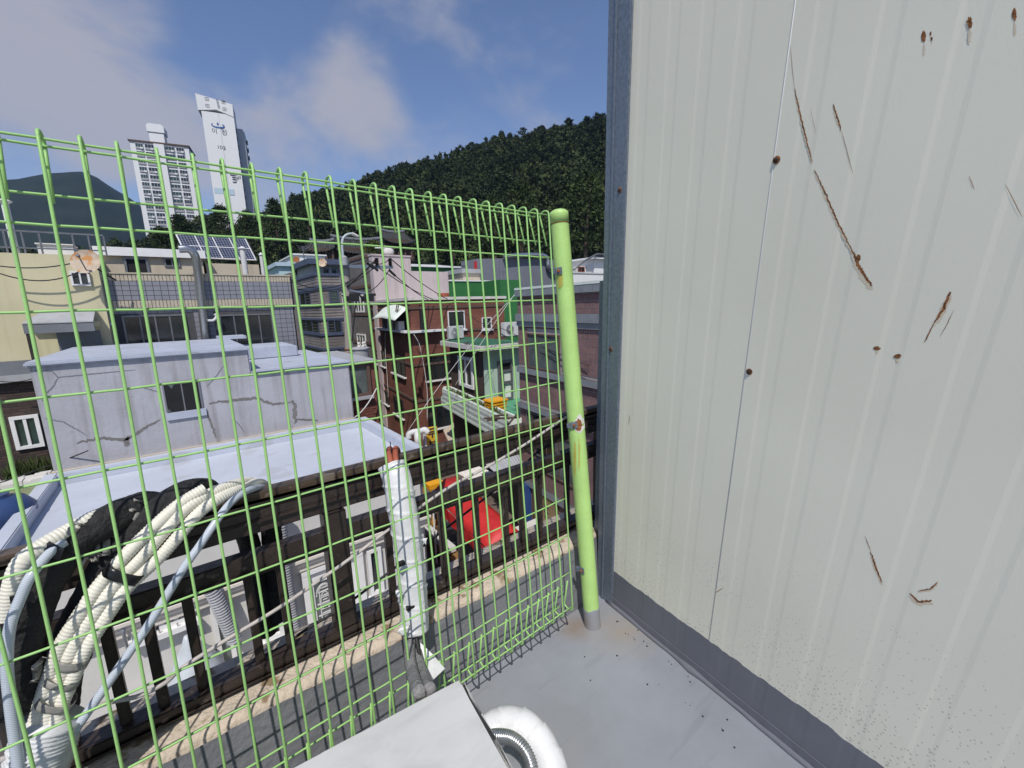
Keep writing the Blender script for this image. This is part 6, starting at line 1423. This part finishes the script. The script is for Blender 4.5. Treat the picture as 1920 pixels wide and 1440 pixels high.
# loose tape end hanging to the lid
tri = [at(788, 1205, Y=1.11), at(790, 1235, Y=1.08), at(798, 1289, Y=.98), at(812, 1275, Y=1.0), at(834, 1254, Y=1.02), at(812, 1228, Y=1.07)]
m = MB(); m.poly(tri); o = m.build('loose_tape', M['tape_white'], tw_); sm = o.modifiers.new('t', 'SOLIDIFY'); sm.thickness = .001
for i, pts in enumerate(([(771, 1196), (768, 1225), (773, 1260), (786, 1300)], [(783, 1196), (783, 1230), (792, 1262), (806, 1295)])):
    P = smoothpath([at(x, y, Y=Y) for (x, y), Y in zip(pts, (1.14, 1.09, 1.0, .86))], 10)
    MB().tube(P, .0165, 12).build('foam_sleeve', M['gray_foam'], tw_, smooth='all')
MB().tube(smoothpath([at(x, y, Y=Y) for x, y, Y in ((779, 1185, 1.125), (783, 1210, 1.10), (789, 1240, 1.06))], 6), .006, 8).build('wire_end', M['cable'], tw_, smooth='all')
for i, pts in enumerate(([(740, 895, 1.24), (733, 868, 1.26), (729, 848, 1.30), (731, 842, 1.345), (736, 850, 1.39), (740, 880, 1.42)], [(746, 893, 1.24), (743, 868, 1.26), (741, 846, 1.30), (743, 841, 1.345), (747, 850, 1.39), (750, 880, 1.42)])):
    MB().tube(smoothpath([at(x, y, Y=Y) for x, y, Y in pts], 8), .0095, 12).build('red_sleeve', M['red_foam'], tw_, smooth='all')
MB().tube(smoothpath([at(x, y, Y=Y) for x, y, Y in ((744, 900, 1.235), (749, 872, 1.262), (752, 862, 1.31), (757, 866, 1.36), (762, 900, 1.4))], 8), .010, 12).build('black_sleeve', M['black_foam'], tw_, smooth='all')
MB().tube([at(734, 852, Y=1.28), at(731.5, 828, Y=1.30)], .0016, 5).build('tie_end', M['cable'], tw_)
MB().lathe(tpp[0].lerp(tpp[1], .1), tpp[1] - tpp[0], [(0, .004), (.001, .034), (.004, .038)], 20).build('tape_edge', M['tape_white'], tw_)
for (x, y) in ((752, 1058), (770, 1140)):
    p = at(x, y, Y=1.128); m = MB(); m.box(p.x - .012, p.x + .012, p.y - .004, p.y + .01, p.z - .005, p.z + .006); m.build('tape_hole', M['black_tape'], tw_)

# conduit bundle and insulated lines, left
def path(pts): return smoothpath([at(x, y, Y=Y) for x, y, Y in pts], 10)
def ribbed(P, r, pitch, amp, seg=14):
    Q = resample(P, pitch / 4); m = MB(); m.tube(Q, [r + amp * (1, .45, -1, .45)[i % 4] for i in range(len(Q))], seg); return m
cb_ = thing('conduit_bundle', 'bundle of three cream corrugated conduits strapped together and laid over the rail', 'conduits', at(100, 1400, Y=1.17))
cp = [[(52, 1420, 1.16), (74, 1333, 1.16), (92, 1272, 1.163), (113, 1213, 1.167), (158, 1140, 1.172), (186, 1098, 1.18), (240, 1036, 1.195), (300, 977, 1.215), (340, 943, 1.225), (385, 916, 1.24)],
      [(75, 1420, 1.15), (92, 1333, 1.155), (114, 1272, 1.16), (138, 1213, 1.164), (185, 1140, 1.17), (213, 1100, 1.178), (268, 1042, 1.195), (312, 992, 1.21), (352, 951, 1.22), (400, 923, 1.25), (450, 906, 1.30), (475, 906, 1.37), (490, 925, 1.43)],
      [(100, 1420, 1.14), (111, 1333, 1.15), (136, 1272, 1.156), (163, 1213, 1.16), (210, 1140, 1.168), (240, 1100, 1.176), (297, 1047, 1.193), (337, 1002, 1.203), (372, 962, 1.213), (408, 936, 1.235), (450, 916, 1.285), (485, 906, 1.35), (505, 918, 1.42)]]
for k, pts in enumerate(cp): ribbed(path(pts), .0134, .0068, .0007).build('conduit', M['conduit'], cb_, smooth='all')
def band(px0, px1, Y, hgt, mk_, th=.004, nm='tape_band'):
    """tape strap around the bundle: an elongated ring seen from the front"""
    a, b = at(*px0, Y=Y), at(*px1, Y=Y); ctr = (a + b) / 2; u = (b - a); L = u.length / 2; u.normalize(); nrm = Vector((0, -1, 0)); nrm = (nrm - u * nrm.dot(u)).normalized(); w = u.cross(nrm).normalized()
    m = MB(); n = 28; rows_ = 4
    for j in range(rows_):
        for i in range(n):
            x = 6.283 * i / n; cx, sy = math.cos(x), math.sin(x)
            rx = math.copysign(abs(cx) ** .7, cx) * L; ry = math.copysign(abs(sy) ** .8, sy) * .030
            k = .012 * L * noise.noise(Vector((i * .7, j * 2., L * 50)))
            m.v.append(tuple(ctr + u * (rx + k) + nrm * (ry + k) + w * hgt * (j / (rows_ - 1) - .5 + .10 * noise.noise(Vector((i * .5, j, 3.))))))
    for j in range(rows_ - 1):
        for i in range(n): i2 = (i + 1) % n; m.f.append([j * n + i, j * n + i2, (j + 1) * n + i2, (j + 1) * n + i]); m.m.append(0)
    o = m.build(nm, M[mk_], cb_, smooth='all'); sm = o.modifiers.new('t', 'SOLIDIFY'); sm.thickness = .0015; return o
band((198, 1062), (268, 1082), 1.188, .022, 'black_tape'); band((104, 1236), (170, 1236), 1.172, .018, 'gray_tape'); band((84, 1268), (152, 1276), 1.165, .012, 'gray_tape'); band((70, 1310), (140, 1316), 1.158, .014, 'gray_tape')
tape_tube([at(x, y, Y=Y) for x, y, Y in ((100, 1348, 1.158), (82, 1395, 1.155), (66, 1450, 1.15), (40, 1540, 1.14))], .048, .0085, .05, 5, seg=26, step=.0012).build('tape_sleeve', M['tape_white'], cb_, smooth='all')
il = thing('insulated_lines', 'pair of thick black foam insulated pipes with torn covering bent over the rail', 'insulated pipes', at(40, 1300, Y=1.18))
def foam(pts, r, seed, seg=18):
    P = resample(path(pts), .006); m = MB(); m.tube(P, r, seg)
    for i, c in enumerate(P):
        for k in range(seg):
            v = Vector(m.v[i * seg + k]); m.v[i * seg + k] = tuple(c + (v - c) * (1 + .10 * noise.noise(v * 22 + Vector((seed, 0, 0))) + .05 * noise.noise(v * 70)))
    return m
foam([(30, 1330, 1.18), (36, 1263, 1.18), (44, 1200, 1.185), (58, 1145, 1.19), (85, 1085, 1.20), (133, 1022, 1.215), (193, 982, 1.235), (250, 955, 1.27), (285, 948, 1.34), (300, 965, 1.42)], .034, 1).build('foam_pipe', M['black_foam'], il, smooth='all')
foam([(112, 1330, 1.23), (120, 1255, 1.232), (140, 1180, 1.235), (175, 1105, 1.238), (222, 1030, 1.242), (275, 975, 1.25), (330, 935, 1.27), (370, 920, 1.31), (390, 925, 1.38), (400, 950, 1.43)], .032, 2).build('foam_pipe', M['black_foam'], il, smooth='all')
ribbed(path([(15, 1160, 1.165), (24, 1102, 1.165), (42, 1053, 1.17), (80, 1024, 1.185), (121, 1000, 1.205), (173, 972, 1.235), (205, 962, 1.30), (225, 975, 1.39)]),   .0155, .0068, .0008).build('conduit', M['conduit'], il, smooth='all')
for (pts, sd) in (([(92, 1015, 1.175), (120, 1030, 1.165), (112, 1050, 1.165), (84, 1046, 1.17), (70, 1034, 1.17)], 1), ([(18, 1118, 1.14), (62, 1108, 1.14), (66, 1126, 1.14), (20, 1132, 1.14)], 2)):
    m = MB(); m.poly([at(x, y, Y=Y) for x, y, Y in pts]); o = m.build('torn_tape', M['black_tape'], il); sm = o.modifiers.new('t', 'SOLIDIFY'); sm.thickness = .002
rr = random.Random(23)
for (x, y, Y) in ((252, 950, 1.235), (262, 962, 1.235), (240, 975, 1.23), (180, 1035, 1.21), (200, 1025, 1.215), (165, 1048, 1.205), (75, 1240, 1.15), (68, 1262, 1.15), (140, 960 + 30, 1.2)):
    p = at(x, y, Y=Y); m = MB(); d = Vector((rr.uniform(.3, 1), rr.uniform(-.3, .3), rr.uniform(.2, 1))).normalized() * rr.uniform(.02, .04); s_ = Vector((-d.z, -.2 * d.x, d.x)).normalized() * rr.uniform(.004, .010)
    b = 0; n = 6
    for i in range(n):
        q = p + d * (i / (n - 1) - .5) + Vector((0, -.012 * math.sin(i * 1.3), .006 * rr.gauss(0, 1))); k = rr.uniform(.5, 1.2); m.v += [tuple(q - s_ * k), tuple(q + s_ * k)]
    for i in range(n - 1): m.f.append([2 * i, 2 * i + 1, 2 * i + 3, 2 * i + 2]); m.m.append(0)
    o = m.build('torn_wrap', M['gray_tape'], il, smooth='all'); sm = o.modifiers.new('t', 'SOLIDIFY'); sm.thickness = .001
# black pipes going on down outside the rail
for (lab, pts) in (('left black insulated pipe hanging down outside the rail', [(430, 960, 1.42), (455, 985, 1.46), (470, 1030, 1.50), (480, 1090, 1.52), (492, 1150, 1.54), (505, 1185, 1.55)]), ('right black insulated pipe hanging down outside the rail', [(500, 935, 1.42), (506, 975, 1.47), (512, 1030, 1.5), (517, 1100, 1.52), (522, 1160, 1.54)])):
    tag(foam(pts, .030, 7).build('insulated_pipe', M['black_foam'], smooth='all'), lab, 'pipe', 'black pipes outside the rail')
hm_ = mat('braided_hose', (.40, .47, .60), .3, var=.1, scale=20); t_ = hm_.node_tree; bs = t_.nodes['Principled BSDF']
tc = N(t_, 'ShaderNodeTexCoord'); wv = N(t_, 'ShaderNodeTexWave'); wv.inputs['Scale'].default_value = 120; wv.inputs['Distortion'].default_value = 1.5; wv.bands_direction = 'DIAGONAL'; t_.links.new(tc.outputs['Object'], wv.inputs[0])
rp = N(t_, 'ShaderNodeValToRGB'); rp.color_ramp.elements[0].color = (.36, .41, .49, 1); rp.color_ramp.elements[1].color = (.50, .54, .60, 1); t_.links.new(wv.outputs['Color'], rp.inputs[0]); t_.links.new(rp.outputs[0], bs.inputs['Base Color'])
M['braided_hose'] = hm_
for (lab, pts) in (('pale blue braided hose slanting from the bottom edge up over the rail', [(70, 1500, 1.12), (100, 1432, 1.13), (145, 1363, 1.14), (193, 1295, 1.145), (238, 1230, 1.15), (282, 1166, 1.155), (342, 1069, 1.168), (375, 1022, 1.18), (403, 981, 1.195), (430, 945, 1.22), (458, 923, 1.26), (485, 914, 1.32), (500, 918, 1.38), (508, 940, 1.43)]), ('pale blue braided hose hanging at the left edge beside the black pipe', [(40, 1500, 1.10), (34, 1430, 1.11), (20, 1323, 1.12), (13, 1242, 1.125), (19, 1175, 1.13), (40, 1118, 1.135), (58, 1080, 1.14), (95, 1035, 1.17), (130, 1012, 1.19)])):
    tag(MB().tube(resample(path(pts), .01), .0088, 14).build('braided_hose', M['braided_hose'], smooth='all'), lab, 'hose', 'pale blue braided hoses')
for (lab, pts, r_, mk_) in (('thin grey cord running along the guard rail from the post to the conduits', [(1062, 782, 1.24), (1045, 793, 1.235), (980, 836, 1.235), (905, 880, 1.235), (840, 915, 1.235), (740, 985, 1.235), (650, 1052, 1.23), (530, 1135, 1.23), (440, 1190, 1.225), (345, 1250, 1.22), (310, 1280, 1.2), (260, 1305, 1.19), (180, 1326, 1.18), (60, 1400, 1.16), (0, 1425, 1.15)], .0052, 'cable_gray'), ('thin black cable behind the balusters, below the grey cord', [(1040, 830, 1.40), (1005, 850, 1.39), (965, 890, 1.38), (850, 980, 1.37), (740, 1065, 1.37), (640, 1140, 1.37), (560, 1190, 1.37), (450, 1280, 1.37), (380, 1320, 1.37), (330, 1345, 1.36)], .0045, 'cable')):
    tag(MB().tube(path(pts), r_, 8).build('cord', M[mk_], smooth='all'), lab, 'cord')
# wrapped duct with bare silver hose, bottom centre
wp = thing('wrapped_duct', 'white tape wrapped duct with bare silver flexible hose beside the outdoor unit', 'duct', at(1000, 1420, Z=FZ))
dz = FZ + .10
P = [at(x, y, Z=z) for x, y, z in ((905, 1390, FZ + .22), (935, 1362, FZ + .235), (975, 1362, FZ + .225), (1010, 1392, FZ + .20), (1032, 1440, FZ + .17), (1035, 1500, FZ + .14), (1010, 1560, FZ + .1))]
tape_tube(P, .042, .05, .05, 9, seg=28, step=.004).build('tape_wrap', M['tape_white'], wp, smooth='all')
P = smoothpath([at(x, y, Z=z) for x, y, z in ((905, 1385, FZ + .24), (932, 1380, FZ + .27), (958, 1384, FZ + .28), (982, 1404, FZ + .28), (996, 1435, FZ + .26), (1000, 1480, FZ + .22))], 10)
ribbed(P, .0155, .0055, .0014, 18).build('flexible_hose', M['silver'], wp, smooth='all')
